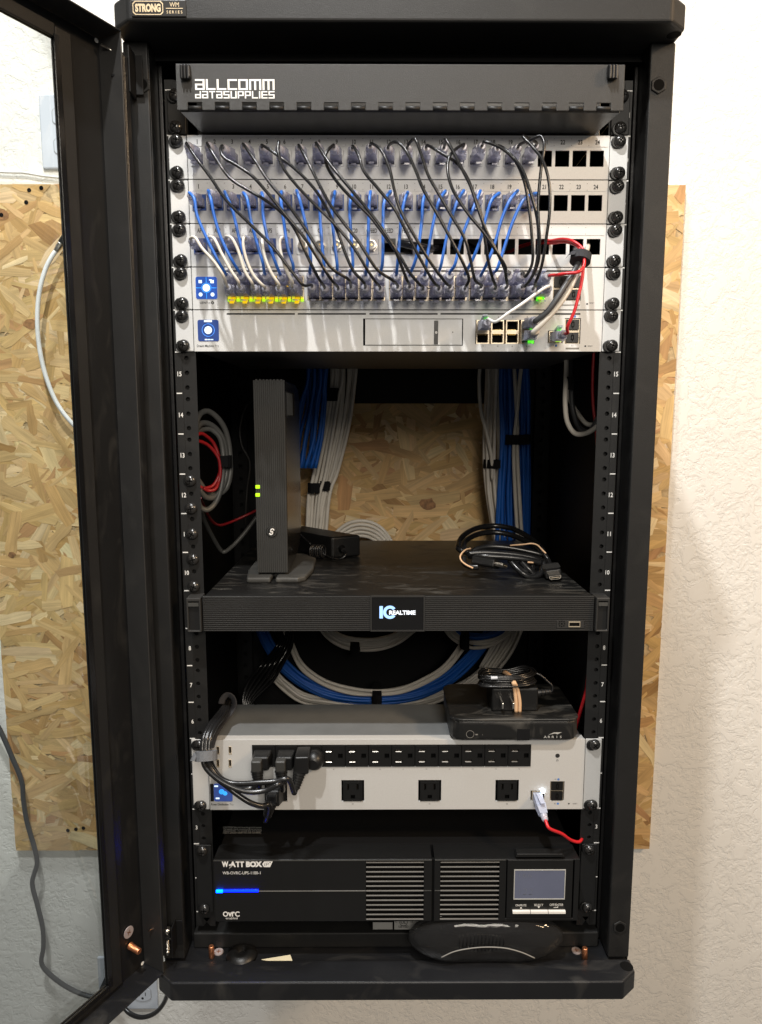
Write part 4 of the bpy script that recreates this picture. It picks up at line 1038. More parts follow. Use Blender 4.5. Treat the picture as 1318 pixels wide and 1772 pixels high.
def strap(label, pts, r, w, matn, rr=1.0, group=None):
    """a band wound round the path pts (two points), elliptical"""
    a, b = Vector(pts[0]), Vector(pts[1]); m = MB(); d = (b - a)
    prof = [(0, r), (.0, r + .0008), (d.length, r + .0008), (d.length, r)]
    m.lathe(a, d, [(0, r * .98), (d.length * .02, r + .0006), (d.length * .98, r + .0006), (d.length, r * .98)], 16)
    # squash sideways and add the free end of the strap
    e = d.normalized(); a2 = e.orthogonal().normalized()
    m.tube([a + d * .5 + a2 * (r + .0009), a + d * .5 + a2 * (r + .0016) + e.cross(a2) * r * .6, a + d * .5 + a2 * (r * .8) + e.cross(a2) * r * 1.1], d.length * .42, n=6, flat=.06)
    return single(m, 'cable_strap', matn, label, 'cable strap', group, smooth=False, origin=a)
strap('dark hook-and-loop strap round the red, grey and white cables', (P(*c5(1042, 205), -.046), P(*c5(1030, 272), -.049)), .0098, .01, 'dark_strap')
loose('coax_cable', 'glossy black cable crossing behind the openings of the third patch panel', 'cable', [P(690, 420, -.012), P(715, 425, -.018), P(745, 430, -.006), P(770, 428, .02), P(800, 422, .03), P(822, 435, .03), P(840, 452, .05)], .0042, 'black_gloss')

# ================================================================== video recorder
ZR0, ZR1, YR = .3575, .3981, -.0180
nv = thing('video_recorder', 'black rack video recorder with a ribbed front and a lit IC REALTIME logo', 'video recorder', (XC, YR, ZR0))
fx0, fx1 = P(351, 1060, YR).x, P(1027, 1060, YR).x
m = MB(); m.box(fx0 + .002, fx1 - .002, YR + .0030, .339, ZR0 + .0008, ZR1); m.build('housing', 'dvr_top', nv, bevel=.0010)
d0, d1, d2, d3 = R(641.5, 1031, 733.5, 1088, YR)
def ribbed(x0, x1, skip=None):
    m = MB(); m.box(x0, x1, YR + .0002, YR + .0028, ZR0, ZR1 + .0002); pnl = m.build('front_panel', 'dvr_dark', nv)
    n = 18; p = (ZR1 - ZR0) / n
    for i in range(n):
        zc = ZR0 + p * (i + .5)
        m = MB()
        segs = [(x0, x1)]
        if skip and skip[2] < zc < skip[3]: segs = [(x0, skip[0]), (skip[1], x1)]
        for a, b in segs: m.prism([(YR + .0002, zc - p * .30), (YR - .0009, zc - p * .22), (YR - .0009, zc + p * .10), (YR + .0002, zc + p * .32)], a + .0003, b - .0003, 'x')
        o = m.build('rib', 'dvr_front', pnl, recalc=True)
        if skip and skip[2] < zc < skip[3]: pass
    return pnl
u0, u1, u2, u3 = R(963, 1074, 1010, 1087, YR)
ribbed(fx0, d0 - .0008); pr_ = ribbed(d1 + .0008, fx1, (u0, u1, u2, u3))
m = MB(); m.box(u0, u1, YR - .0006, YR + .0003, u2, u3); m.build('port_plate', 'dvr_front', nv, bevel=.0003)
q = P(972, 1079.5, YR - .0009); m = MB()
for i in range(8):
    a = i * math.pi / 4; r_ = .0030 if i % 2 == 0 else .0034
    m.box(q.x + r_ * math.cos(a) - .0007, q.x + r_ * math.cos(a) + .0007, YR - .0008, YR - .0006, q.z + r_ * math.sin(a) - .0007, q.z + r_ * math.sin(a) + .0007)
m.box(q.x - .0009, q.x + .0009, YR - .0008, YR - .0006, q.z - .0009, q.z + .0009)
o = m.build('sensor_slots', 'black_hole', nv); o['kind'] = 'stuff'
v0, v1, v2, v3 = R(983.5, 1075, 1003, 1084.5, YR)
m = MB(); m.plate(v0, v1, v2, v3, YR - .0016, YR - .0006, [(v0 + .0006, v1 - .0006, v2 + .0009, v3 - .0012)]); usb = m.build('usb_port', 'port_metal', nv)
m = MB(); m.box(v0 + .0008, v1 - .0008, YR - .0009, YR - .0007, v2 + .001, v3 - .0013); m.build('usb_tongue', 'black_hole', usb)
m = MB(); m.plate(d0 - .0006, d1 + .0006, ZR0 - .0001, ZR1 + .0003, YR - .0012, YR + .0025, [(d0 + .0008, d1 - .0008, ZR0 + .0014, ZR1 - .0012)]); m.build('display_frame', 'dvr_front', nv)
m = MB(); m.box(d0 + .0009, d1 - .0009, YR - .0006, YR + .0020, ZR0 + .0015, ZR1 - .0013); dp = m.build('display', 'black_gloss', nv)
lx = lambda u: 620 + u * .10622
lz = lambda v: 1020 + v * .10622
YL = YR - .0009
m = MB(); a0, a1, a2, a3 = R(lx(342), lz(272), lx(398), lz(472), YL); m.box(a0, a1, YL, YL + .0001, a2, a3)
cc = P(lx(512), lz(372), YL); ro = (P(lx(512), lz(264), YL) - P(lx(512), lz(480), YL)).z / 2; ri = ro * .55
n = 30; vs = []; a_, b_ = math.radians(36), math.radians(324)
for i in range(n + 1):
    t = a_ + (b_ - a_) * i / n; vs += [(cc.x + ro * math.cos(t), YL, cc.z + ro * math.sin(t)), (cc.x + ri * math.cos(t), YL, cc.z + ri * math.sin(t))]
m.add(vs, [(2 * i, 2 * i + 2, 2 * i + 3, 2 * i + 1) for i in range(n)])
m.build('logo_initials', 'logo_ice', dp)
q0, q1, q2, q3 = R(lx(500), lz(342), lx(930), lz(410), YL)
m = MB(); m.text('REALTIME', (q0 + q1) / 2, (q2 + q3) / 2, q3 - q2, YL - .0003, w=q1 - q0, bold=.035); m.build('logo_word', 'logo_white', dp)
m = MB(); m.text('REALTIME', (q0 + q1) / 2, (q2 + q3) / 2, (q3 - q2) * 1.14, YL - .00015, w=(q1 - q0) * 1.03, bold=.11); m.build('logo_outline', 'black_gloss', dp)
for s_ in (-1, 1):
    h0, h1 = sorted((XC + s_ * .2205, XC + s_ * .2365))
    if s_ > 0: h0, h1 = fx1 + .0012, P(1054, 1060, -.022).x
    else: h0, h1 = P(322.5, 1060, -.022).x, fx0 - .0012
    m = MB(); m.plate(h0, h1, ZR0 + .0004, ZR1 - .0012, -.0230, -.0150, [(h0 + .0022, h1 - .0022, ZR0 + .0022, ZR1 - .0052)])
    hd = m.build('rack_handle', 'dvr_front', nv, bevel=.0009)
    m = MB(); m.box(h0 + .0003, h1 - .0003, -.0149, -.0004, ZR0 + .0006, ZR1 - .0014); m.build('rack_ear', 'dvr_front', nv)
    m = MB(); m.box(h0 + .0023, h1 - .0023, -.0200, -.0150, ZR0 + .0023, ZR1 - .0105); m.build('handle_plate', 'dvr_dark', hd)
    m = MB(); m.prism([(-.0232, ZR1 - .0105), (-.0150, ZR1 - .0085), (-.0150, ZR1 - .0066), (-.0232, ZR1 - .0066)], h0 + .0023, h1 - .0023, 'x'); m.build('release_tab', 'modem_base', hd, recalc=True)

# ================================================================== cable modem on the recorder
ZT = ZR1 + .0003
mo = thing('modem', 'upright dark grey ribbed modem with two green lights standing on the recorder', 'modem', (-.150, .10, ZT))
mx0, mx1, mz0, mz1, my = -.1680, -.1305, .4078, .6395, .060
side = [(mx1, my), (mx1 + .0004, my + .055), (mx1 + .0005, my + .105), (mx1 - .001, my + .150), (mx0 + .001, my + .150), (mx0 - .0005, my + .105), (mx0 - .0004, my + .055), (mx0, my)]
m = MB()
pr2 = [(my + .0005, mz0), (my + .080, mz0 + .0005), (my + .135, mz0 + .012), (my + .152, mz0 + .032), (my + .152, mz1 - .020), (my + .140, mz1 - .006), (my + .110, mz1 - .0005), (my + .0005, mz1)]
m.prism(pr2, mx0, mx1, 'x'); m.build('housing', 'modem_side', mo, bevel=.0015, recalc=True)
m = MB(); m.box(mx0 + .0002, mx1 - .0002, my - .0012, my + .0004, mz0, mz1); fp = m.build('front_panel', 'modem_front', mo)
nr = 15
for i in range(nr):
    xa = mx0 + .0002 + (mx1 - mx0 - .0004) * (i + .12) / nr; xb = mx0 + .0002 + (mx1 - mx0 - .0004) * (i + .88) / nr
    m = MB(); m.prism([(xa, my - .0012), (xa + .0004, my - .0021), (xb - .0004, my - .0021), (xb, my - .0012)], mz0 + .0004, mz1 - .0004); m.build('rib', 'modem_front', fp, recalc=True)
for i in range(8):
    xa = mx0 + .002 + (mx1 - mx0 - .004) * (i + .25) / 8; m = MB(); m.box(xa, xa + .0018, my - .0008, my + .02, mz1 + .0001, mz1 + .0013); m.build('vent_fin', 'modem_base', mo)
m = MB(); m.box(mx1 + .0002, mx1 + .0007, my + .012, my + .085, mz1 - .042, mz1 - .013); vp = m.build('vent_panel', 'dvr_dark', mo)
for i in range(9):
    m = MB(); m.box(mx1 + .0008, mx1 + .0012, my + .013 + i * .0062, my + .0145 + i * .0062, mz1 - .041, mz1 - .014); m.build('vent_slat', 'modem_front', vp)
q = P(470, 920, my - .0024)
m = MB(); m.cyl((q.x, my - .0030, q.z), (q.x, my - .0010, q.z), .0068, n=24); bt = m.build('pairing_button', 'dvr_dark', mo, bevel=.0005)
m = MB(); m.disc(q.x, q.z, .0058, my - .0032, 24, .0052); m.build('button_ring', 'modem_base', bt)
m = MB(); m.tube([(q.x + .0021 * math.cos(a) + .0009, my - .0033, q.z + .0025 * math.sin(a) + .0010) for a in (.3, 1.2, 2.2, 3.2, 4.0)], .0008, n=5); m.tube([(q.x - .0021 * math.cos(a) - .0009, my - .0033, q.z - .0025 * math.sin(a) - .0010) for a in (.3, 1.2, 2.2, 3.2, 4.0)], .0008, n=5); o = m.build('pairing_symbol', 'print_white', bt)
for py in (842.5, 856.5):
    q = P(445.5, py, my - .0022); m = MB(); m.box(q.x - .0026, q.x + .0026, my - .0028, my - .0008, q.z - .0022, q.z + .0022); m.build('status_light', 'led_lime', mo, bevel=.0006)
m = MB()
m.prism([(-.1785, .0425), (-.1500, .0425), (-.1500, .075), (-.144, .075), (-.144, .0425), (-.1165, .0425), (-.1085, .052), (-.1035, .100), (-.1060, .165), (-.1250, .195), (-.170, .195), (-.1855, .165), (-.1850, .090)], ZT, ZT + .0068)
m.build('stand', 'modem_base', mo, bevel=.0022, recalc=True)
m = MB(); m.frustum((mx0 + .002, mx1 - .004, ZT + .0069, mz0 + .0003, .066), (mx0 + .002, mx1 - .004, ZT + .0069, mz0 + .0003, .15)); m.build('stand_neck', 'dvr_dark', mo)
loose('modem_cable', 'thin black cable hanging behind the left side of the modem', 'cable', [P(448, 690, .22), P(428, 700, .24), P(415, 740, .26), P(418, 770, .26), P(432, 800, .26), P(428, 840, .26), P(425, 880, .26), P(424, 910, .27)], .0012, 'dvr_front', n=6)
loose('network_cable', 'single red cable sagging between the coil and the modem', 'cable', [P(346, 862, .10), P(352, 874, .12), P(365, 900, .16), P(380, 909, .19), P(400, 903, .21), P(425, 892, .22), P(446, 882, .22)], .0019, 'dimmed_red')
loose('network_cable', 'single grey cable drooping in a V between the coil and the modem', 'cable', [P(344, 870, .09), P(350, 892, .11), P(368, 930, .16), P(384, 954, .19), P(388, 955, .19), P(402, 945, .20), P(420, 926, .21), P(446, 892, .22)], .0030, 'grey_coil')
# power brick beside the modem
pb = thing('power_brick', 'black power brick with a ribbed cord lying on the recorder beside the modem', 'power adapter', (-.075, .23, ZT))
e = [PZ(574, 967, ZT), PZ(624, 962, ZT)]; dx = (e[1] - e[0]).normalized(); dy = Vector((-dx.y, dx.x, 0)); o = e[0]; L2, L1 = .100, (e[1] - e[0]).length
cs = [o, o + dx * L1, o + dx * L1 + dy * L2, o + dy * L2]
sh = Vector((-.045, 0, 0)); cs[2] += sh; cs[3] += sh
m = MB(); m.prism([(p.x, p.y) for p in cs], ZT, ZT + .0305); m.build('housing', 'black_plastic', pb, bevel=.0030, seg=3, recalc=True)
q = o + dx * (L1 * .33) + Vector((0, -.0003, .014))
m = MB(); m.lathe(q, (0.35, -1, -.1), [(0, .0048), (.002, .0050), (.003, .0040), (.005, .0046), (.006, .0036), (.008, .0042), (.009, .0032), (.012, .0034)], 12); m.build('strain_relief', 'black_plastic', pb, smooth=True)
pts = [q + Vector((.004, -.012, -.001)), q + Vector((.007, -.018, -.006)), q + Vector((0, -.020, -.011)), q + Vector((-.012, -.014, -.0115)), q + Vector((-.022, -.006, -.009))]
m = MB(); m.tube(pts, .0016, n=7); m.build('cord', 'black_cable', pb, smooth=True)
cq = o + Vector((-.020, -.003, .010))
for i in range(7):
    off = Vector((.0026 * (i - 3), .0012 * (i % 3), .0008 * (i % 2)))
    m = MB(); m.tube([cq + off + Vector((.003 * math.cos(t * .785), .011 * math.cos(t * .785) * .4 + .004, .0088 * math.sin(t * .785))) for t in range(8)], .0013, n=6, closed=True); m.build('cord_loop', 'black_cable', pb, smooth=True)
m = MB(); m.tube([cq + Vector((-.010, .01, .010)), cq + Vector((-.018, .02, .014)), cq + Vector((-.030, .04, .020))], .0013, n=6); m.build('cord', 'black_cable', pb, smooth=True)

# coiled video cable on the recorder
hc = thing('video_cable', 'thick black video cable coiled on the recorder with a rubber band and two silver-tipped plugs', 'cable', (.145, .12, ZT))
c6 = lambda u, v: (780 + u * .15933, 890 + v * .15933)
def hp(u, v, Y): return P(*c6(u, v), Y)
rc = .0037
loops = [
 [hp(200, 420, .115), hp(95, 385, .12), hp(85, 310, .15), hp(150, 220, .18), hp(300, 145, .21), hp(480, 125, .22), hp(650, 150, .21), hp(800, 220, .18), hp(930, 310, .15), hp(1000, 400, .125)],
 [hp(190, 430, .105), hp(140, 370, .12), hp(160, 290, .15), hp(300, 215, .18), hp(470, 195, .19), hp(640, 220, .185), hp(790, 280, .165), hp(930, 350, .14), hp(1000, 420, .12)],
 [hp(215, 440, .100), hp(270, 385, .105), hp(420, 352, .110), hp(600, 360, .110), hp(800, 395, .108), hp(950, 430, .106), hp(1005, 450, .106)],
 [hp(190, 430, .085), hp(330, 415, .085), hp(560, 425, .085), hp(780, 450, .085), hp(950, 490, .085), hp(1010, 520, .088)],
 [hp(190, 450, .090), hp(350, 455, .080), hp(600, 465, .078), hp(820, 490, .078), hp(980, 530, .080)],
 [hp(1010, 510, .088), hp(1000, 610, .078), hp(930, 660, .074), hp(850, 600, .074), hp(760, 510, .080)],
 [hp(1000, 560, .082), hp(975, 650, .072), hp(880, 680, .068), hp(780, 640, .068), hp(700, 570, .074), hp(640, 500, .082)],
 [hp(880, 520, .085), hp(880, 600, .078), hp(800, 620, .074), hp(700, 560, .078), hp(640, 500, .086)]]
for l_ in loops:
    m = MB(); m.tube(l_, rc, n=10, sub=7); m.build('cable_loop', 'black_cable', hc, smooth=True)
m = MB(); m.tube([hp(140, 470, .080), hp(150, 540, .072), hp(230, 570, .066), hp(300, 570, .064)], .0036, n=9); m.build('cable_loop', 'black_cable', hc, smooth=True)
m = MB(); m.tube([hp(215, 372, .097), hp(160, 385, .090), hp(100, 460, .074), hp(110, 500, .070), hp(160, 545, .066), hp(240, 585, .062)], .0011, n=6); m.build('rubber_band', 'rubber_band', hc, smooth=True)
m = MB(); m.tube([hp(640, 338, .103), hp(780, 328, .101), hp(880, 318, .10), hp(940, 335, .098), hp(990, 385, .096), hp(1030, 425, .094)], .0011, n=6); m.build('rubber_band', 'rubber_band', hc, smooth=True)
m = MB(); m.tube([hp(835, 520, .072), hp(895, 525, .074)], .0011, n=6); m.build('rubber_band', 'rubber_band', hc, smooth=True)
def video_plug(pos, d, up, parent):
    """moulded grip with a metal tongue; d points out of the plug"""
    d = Vector(d).normalized(); up = Vector(up); side_ = d.cross(up).normalized(); up = side_.cross(d).normalized()
    M4 = Matrix((side_, up, d)).transposed()
    def tr(mb):
        mb.v = [Vector(pos) + M4 @ v for v in mb.v]; return mb
    m = MB(); m.prism([(-.0090, -.0050), (.0090, -.0050), (.0100, -.003), (.0100, .0040), (.0085, .0058), (-.0085, .0058), (-.0100, .0040), (-.0100, -.003)], -.030, 0.0)
    g = tr(m).build('plug', 'black_plastic', parent, bevel=.0010, recalc=True)
    for i in range(5):
        m = MB(); m.box(-.0104, .0104, .0059, .0066, -.024 + i * .0036, -.0225 + i * .0036); tr(m).build('grip_rib', 'dvr_front', g)
    m = MB(); pl = [(-.0070, .0022), (.0070, .0022), (.0070, -.0002), (.0052, -.0024), (-.0052, -.0024), (-.0070, -.0002)]
    m.prism(pl, .0001, .0110); tg = tr(m).build('tip', 'steel', g, recalc=True)
    m = MB(); m.quad([(p[0] * .86, p[1] * .70, .0113) for p in pl]); tr(m).build('tip_mouth', 'black_hole', tg)
    m = MB(); m.box(-.0050, .0050, -.0003, .0006, .0112, .0116); tr(m).build('contact_tongue', 'port_metal', tg)
video_plug(hp(500, 545, .058), (.80, -.55, -.04), (0.2, .25, 1), hc)
video_plug(hp(1115, 655, .055), (-.06, -.97, -.10), (-.14, 0, 1), hc)
m = MB(); m.tube([hp(1010, 430, .100), hp(1045, 480, .098), hp(1075, 540, .090), hp(1105, 600, .082)], .0034, n=9); m.build('cable_loop', 'black_cable', hc, smooth=True)

# ================================================================== power distribution unit
ZP0, ZP1 = 3 * U + .0008, 5 * U - .0008
pd, pdf = None, None
pd = thing('power_strip', 'silver two-unit rack power strip with rows of black outlets and a small blue screen', 'power strip', (XC, 0, ZP0))
ears(pd, 3, 5, 'silver_grey')
cP = lambda px, py: P(px, py, YD)
oh = []
ox0, ox1, oz0, oz1 = R(435.6, 1289, 918, 1326, YD); oh.append((ox0, ox1, oz0, oz1))
low = [R(457, 1350, 497, 1387.5, YD), R(590.4, 1350, 630, 1387, YD), R(723.6, 1349.8, 763, 1386.8, YD), R(857.3, 1349.6, 896.8, 1386.6, YD)]
oh += low
h0, h1, h2, h3 = R(918, 1368, 941.5, 1386, YD); oh.append((h0, h1, h2, h3))
k0, k1, k2, k3 = R(952, 1352, 975.5, 1386, YD); oh.append((k0, k1, k2, k3))
uc = [R(px - 2.4, py - 6.6, px + 2.4, py + 6.6, YD) for px in (376.8, 397.8) for py in (1298.4, 1321)]
oh += uc
m = MB(); m.plate(XC - FX, XC + FX, ZP0, ZP1, -.0040, -.0015, oh); pdf = m.build('front_plate', 'silver_grey', pd)
m = MB(); m.box(XC - .2195, XC + .2195, .0100, .1010, ZP0 + .0006, ZP1 - .0006); m.build('chassis', 'chassis_grey', pd, bevel=.0008)
m = MB(); m.box(XC - .2205, XC + .2205, -.0014, .0090, ZP1 - .0022, ZP1 - .0004); m.box(XC - .2205, XC + .2205, -.0014, .0090, ZP0, ZP0 + .0016); m.build('flange', 'silver_grey', pd)
m = MB(); m.box(XC - .2205, XC + .2205, .0050, .0090, ZP0 + .0017, ZP1 - .0023); m.build('inner_plate', 'black_hole', pd)
ow, oh_ = .0250, .0236
def outlet_mesh():
    w, h = ow / 2, oh_ / 2; m = MB()
    slots = [(-w * .72, -w * .10, h * .36, h * .58), (-w * .72, -w * .10, -h * .58, -h * .36), (w * .38, w * .78, -h * .22, h * .22)]
    m.plate(-w + .0003, w - .0003, -h + .0003, h - .0003, -.0014, .0040, slots)
    m.m = 1; m.box(-w + .0005, w - .0005, .0030, .0038, -h + .0005, h - .0005)
    m.m = 2
    for a in (h * .36, -h * .58): m.prism([(-.0012, a), (.0026, a), (.0026, a + .0024)], -w * .66, -w * .16, 'x')
    m.m = 3; m.plate(-w + .0016, w - .0016, -h + .0016, h - .0016, -.0018, -.0014, [(-w + .0020, w - .0020, -h + .0020, h - .0020)])
    return m.mesh('outlet', ['black_plastic', 'black_hole', 'steel', 'dvr_dark'])
OUT = outlet_mesh()
step = (ox1 - ox0) / 12; ozc = (oz0 + oz1) / 2
for i in range(12): inst('outlet', OUT, pd, (ox0 + step * (i + .5), -.0036, ozc), None, (step / ow, 1, (oz1 - oz0) / oh_))
for a in low: inst('outlet', OUT, pd, ((a[0] + a[1]) / 2, -.0036, (a[2] + a[3]) / 2), (0, math.pi / 2, 0))
for a in uc:
    m = MB(); m.plate(a[0] - .0003, a[1] + .0003, a[2] - .0003, a[3] + .0003, -.0045, .002, [(a[0] + .0004, a[1] - .0004, a[2] + .0005, a[3] - .0005)]); u_ = m.build('usb_port', 'port_metal', pd, bevel=.0004)
    m = MB(); m.box((a[0] + a[1]) / 2 - .0003, (a[0] + a[1]) / 2 + .0003, -.0030, .002, a[2] + .0014, a[3] - .0014); m.build('usb_tongue', 'black_hole', u_)
inst('ethernet_port', PORT, pd, ((h0 + h1) / 2, -.0036, (h2 + h3) / 2), (0, math.pi, 0), (.95, 1, .92))
for iz in (0, 1): inst('sfp_cover', SFP, pd, ((k0 + k1) / 2, -.0030, k2 + (k3 - k2) * (.25 + .5 * iz)))
m = MB(); m.box(k0 + .0003, k1 - .0003, -.0014, .004, k2 + .0003, k3 - .0003); m.build('sfp_cage', 'port_metal', pd)
m = MB()
for i in range(3, 12): m.text(str(i + 5), ox0 + step * (i + .5), cP(600, 1331).z, .0014, YD - .0002)
for px, s_ in ((610, '18'), (743, '19'), (877, '20')): m.text(s_, cP(px, 1391).x, cP(px, 1391).z, .0015, YD - .0002)
q = cP(386, 1391.8); m.text('Power Distribution', q.x - .0040, q.z, .0028, YD - .0002, w=.0205, bold=.02); m.text('Pro', q.x + .0100, q.z, .0028, YD - .0002, w=.0042, bold=-.012)
q = cP(984, 1390.5); m.disc(q.x, q.z, .0010, YD - .0002, 10); m.text('RESET', q.x + .0075, q.z, .0014, YD - .0002, bold=-.01)
q = cP(964.5, 1307.5); m.disc(q.x, q.z, .0026, YD - .0003, 16); m.text('n', q.x, q.z - .0060, .0024, YD - .0002)
m.text('E1', cP(961, 1348.5).x, cP(961, 1348.5).z, .0014, YD - .0002); m.text('E2', cP(960, 1390.5).x, cP(960, 1390.5).z, .0014, YD - .0002)
m.build('face_lettering', 'print_black', pdf)
m = MB(); 
for px, py in ((966, 1348.5), (965, 1390.5)): q = cP(px, py); m.disc(q.x, q.z, .0014, YD - .0002, 12)
m.build('speed_mark', 'print_blue', pdf)
s0, s1_, s2, s3 = R(363, 1356, 402.5, 1386.5, YD)
m = MB(); m.box(s0, s0 + .0042, YD - .0006, YD, s2, s3); m.build('screen_side', 'black_plastic', pd, bevel=.0006)
ss = screen(pd, (s0 + .0044, s1_, s2, s3), YD - .0001, 'screen_navy')
m = MB(); a, b = cP(383.5, 1369.5), cP(389.5, 1372.5); m.disc(a.x, a.z, .0033, YD - .0008, 18); m.disc(b.x, b.z, .0026, YD - .0007, 16); m.build('screen_dial', 'screen_cyan', ss)
m = MB(); a = cP(376.5, 1381); m.box(a.x - .0022, a.x + .0022, YD - .0008, YD - .0006, a.z - .0009, a.z + .0009); a = cP(374, 1360); m.box(a.x - .0022, a.x + .0022, YD - .0008, YD - .0006, a.z - .0009, a.z + .0009); m.build('screen_icon', 'screen_light', ss)
led(pd, 939, 1369.5, .0034, .0040, 'led_white', YD - .002)
# red cable in the lit port
t = thing('patch_cable', 'red patch cable in the white-lit port of the power strip', 'cable', ((h0 + h1) / 2, -.004, (h2 + h3) / 2))
plug(t, (h0 + h1) / 2, (h2 + h3) / 2, -.004, True, True)
q = Vector(((h0 + h1) / 2, -.004, (h2 + h3) / 2)); dq = Vector((.10, -.86, -.42)).normalized()
for ch in [o_ for o_ in t.children if o_.name.startswith('plug')]:
    ch.rotation_mode = 'QUATERNION'; ch.rotation_quaternion = dq.to_track_quat('-Y', 'Z') @ Quaternion((0, 1, 0), math.pi); ch.scale = (.92, .86, .92)
m = MB(); m.tube([q + dq * .026, q + dq * .036, q + dq * .040 + Vector((.0010, .0005, -.0012)), P(972, 1443, -.028), P(988, 1454, -.018), P(1001, 1457, -.010), P(1007, 1452, .0)], .0019, n=8); m.build('cable', 'red_cable', t, smooth=True)
loose('network_cable', 'thin red network cable hanging behind the right rail above the power strip', 'cable', [P(1024, 1040, .02), P(1021, 1110, .02), P(1018, 1160, .02), P(1014, 1195, .022), P(1004, 1232, .03), P(996, 1262, .04)], .0023, 'red_cable')
loose('network_cable', 'thin red network cable hanging behind the upper right rail', 'cable', [P(1027, 608, .10), P(1025, 660, .10), P(1026, 700, .10), P(1031, 745, .10), P(1034, 800, .12)], .0019, 'dimmed_red')

# ------------------------------------------------------------------ power cords into the strip
c7 = lambda u, v: (330 + u / 5.4917, 1200 + v / 5.4917)
ocx = [ox0 + step * (i + .5) for i in range(12)]
lcx, lcz = (low[0][0] + low[0][1]) / 2, (low[0][2] + low[0][3]) / 2
def cord(label, px_path, plug_at, kind, r=.0030):
    t = thing('power_cable', label, 'power cable', (plug_at[0], -.004, plug_at[1]), 'black power cords in the power strip')
    x, z = plug_at
    if kind == 'flat':
        m = MB(); m.frustum((x - .0095, x + .0085, z - .0085, z + .0080, -.024), (x - .0110, x + .0105, z - .0100, z + .0095, -.0058)); b = m.build('plug', 'black_plastic', t, bevel=.0022, seg=3)
        m = MB(); m.box(x - .0100, x + .0015, -.0330, -.0200, z - .0060, z + .0075); m.build('grip', 'modem_front', b, bevel=.0018, seg=3)
        a = Vector((x - .004, -.0275, z - .0055)); d = Vector((.10, -.20, -1))
    elif kind == 'round':
        m = MB(); m.lathe((x + .006, -.0050, z - .001), (-.1, -1, -.05), [(0, .0115), (.006, .0118), (.012, .0105), (.018, .0060)], 18); b = m.build('plug', 'black_plastic', t, smooth=True)
        m = MB(); m.prism([(x - .0150, z + .0125), (x + .0010, z + .0130), (x + .0005, z - .0080), (x - .0175, z - .0085)], -.0330, -.0055, 'y'); m.build('grip', 'black_plastic', b, bevel=.0018, seg=3, recalc=True)
        a = Vector((x - .0100, -.0310, z - .0070)); d = Vector((-.25, -.35, -1))
    else:
        m = MB(); m.frustum((x - .0090, x + .0060, z - .0095, z + .0095, -.022), (x - .0105, x + .0100, z - .0110, z + .0110, -.0058)); b = m.build('plug', 'black_plastic', t, bevel=.0015)
        m = MB(); m.box(x - .0075, x + .0045, -.0300, -.0200, z - .0030, z + .0085); m.build('grip', 'black_gloss', b, bevel=.0015)
        a = Vector((x - .002, -.0260, z - .0010)); d = Vector((-.30, -.25, -1))
    d.normalize()
    prof = []; L_ = .018
    for i in range(7): 
        h = L_ * i / 6; rr = .0074 - .0028 * i / 6
        prof += [(h, rr), (h + .0016, rr), (h + .0018, rr - .0011), (h + .0026, rr - .0011)] if i < 6 else [(h, rr - .0006)]
    m = MB(); m.lathe(a, d, prof, 14); m.build('strain_relief', 'black_plastic', b, smooth=False)
    end = a + d * L_
    pts = [a + d * (L_ - .003), end + d * .004] + [P(*c7(u, v), y) for u, v, y in px_path]
    m = MB(); m.tube(pts, r, n=10, sub=8); m.build('cord', 'black_cable', t, smooth=True)
up_tail = lambda o: [(140 + o, 600, -.046), (132 + o, 540, -.042), (142 + o, 430, -.036), (190 + o, 320, -.022), (270 + o, 210, .006), (330 + o * .6, 120, .035), (352 + o * .5, 70, .060), (360, 90, .10), (350, 170, .16)]
cord('black cord whose rounded plug sits third from left in the top outlets', [(920, 812, -.050), (800, 836, -.052), (640, 848, -.053), (480, 858, -.053), (370, 848, -.052), (260, 790, -.050), (185, 700, -.048)] + up_tail(12), (ocx[2], ozc), 'round')
cord('black cord whose angled plug sits second from left in the top outlets', [(840, 860, -.056), (720, 918, -.058), (580, 938, -.060), (430, 905, -.060), (280, 830, -.058), (170, 740, -.054), (125, 670, -.050)] + up_tail(-22), (ocx[1], ozc), 'flat')
cord('black cord whose angled plug sits in the leftmost top outlet', [(640, 850, -.044), (590, 895, -.044), (480, 900, -.046), (370, 860, -.046), (270, 790, -.044), (210, 700, -.042)] + up_tail(40), (ocx[0], ozc), 'flat')
cord('power cord with the small plug in the bottom left outlet', [(740, 1055, -.048), (680, 1070, -.052), (570, 1040, -.055), (450, 965, -.054), (340, 880, -.052), (230, 790, -.048), (160, 700, -.044)] + up_tail(2), (lcx, lcz), 'small')
strap('grey hook-and-loop strap gathering the power cords at the left of the power strip', (P(*c7(146, 545), -.043), P(*c7(146, 640), -.047)), .0118, .01, 'grey_strap')
a = P(*c7(350, 62), .050)
m = MB(); m.tube([P(*c7(292, 100), .034), P(*c7(305, 55), .036), P(*c7(350, 14), .038), P(*c7(395, 40), .038), P(*c7(412, 100), .036), P(*c7(385, 160), .034), P(*c7(350, 210), .030), P(*c7(310, 265), .020), P(*c7(250, 340), -.004), P(*c7(205, 430), -.022), P(*c7(180, 520), -.034)], .0052, n=6, flat=.12)
single(m, 'cable_strap', 'dark_strap', 'dark hook-and-loop strap looped over the power cords above the power strip', 'cable strap', smooth=True)

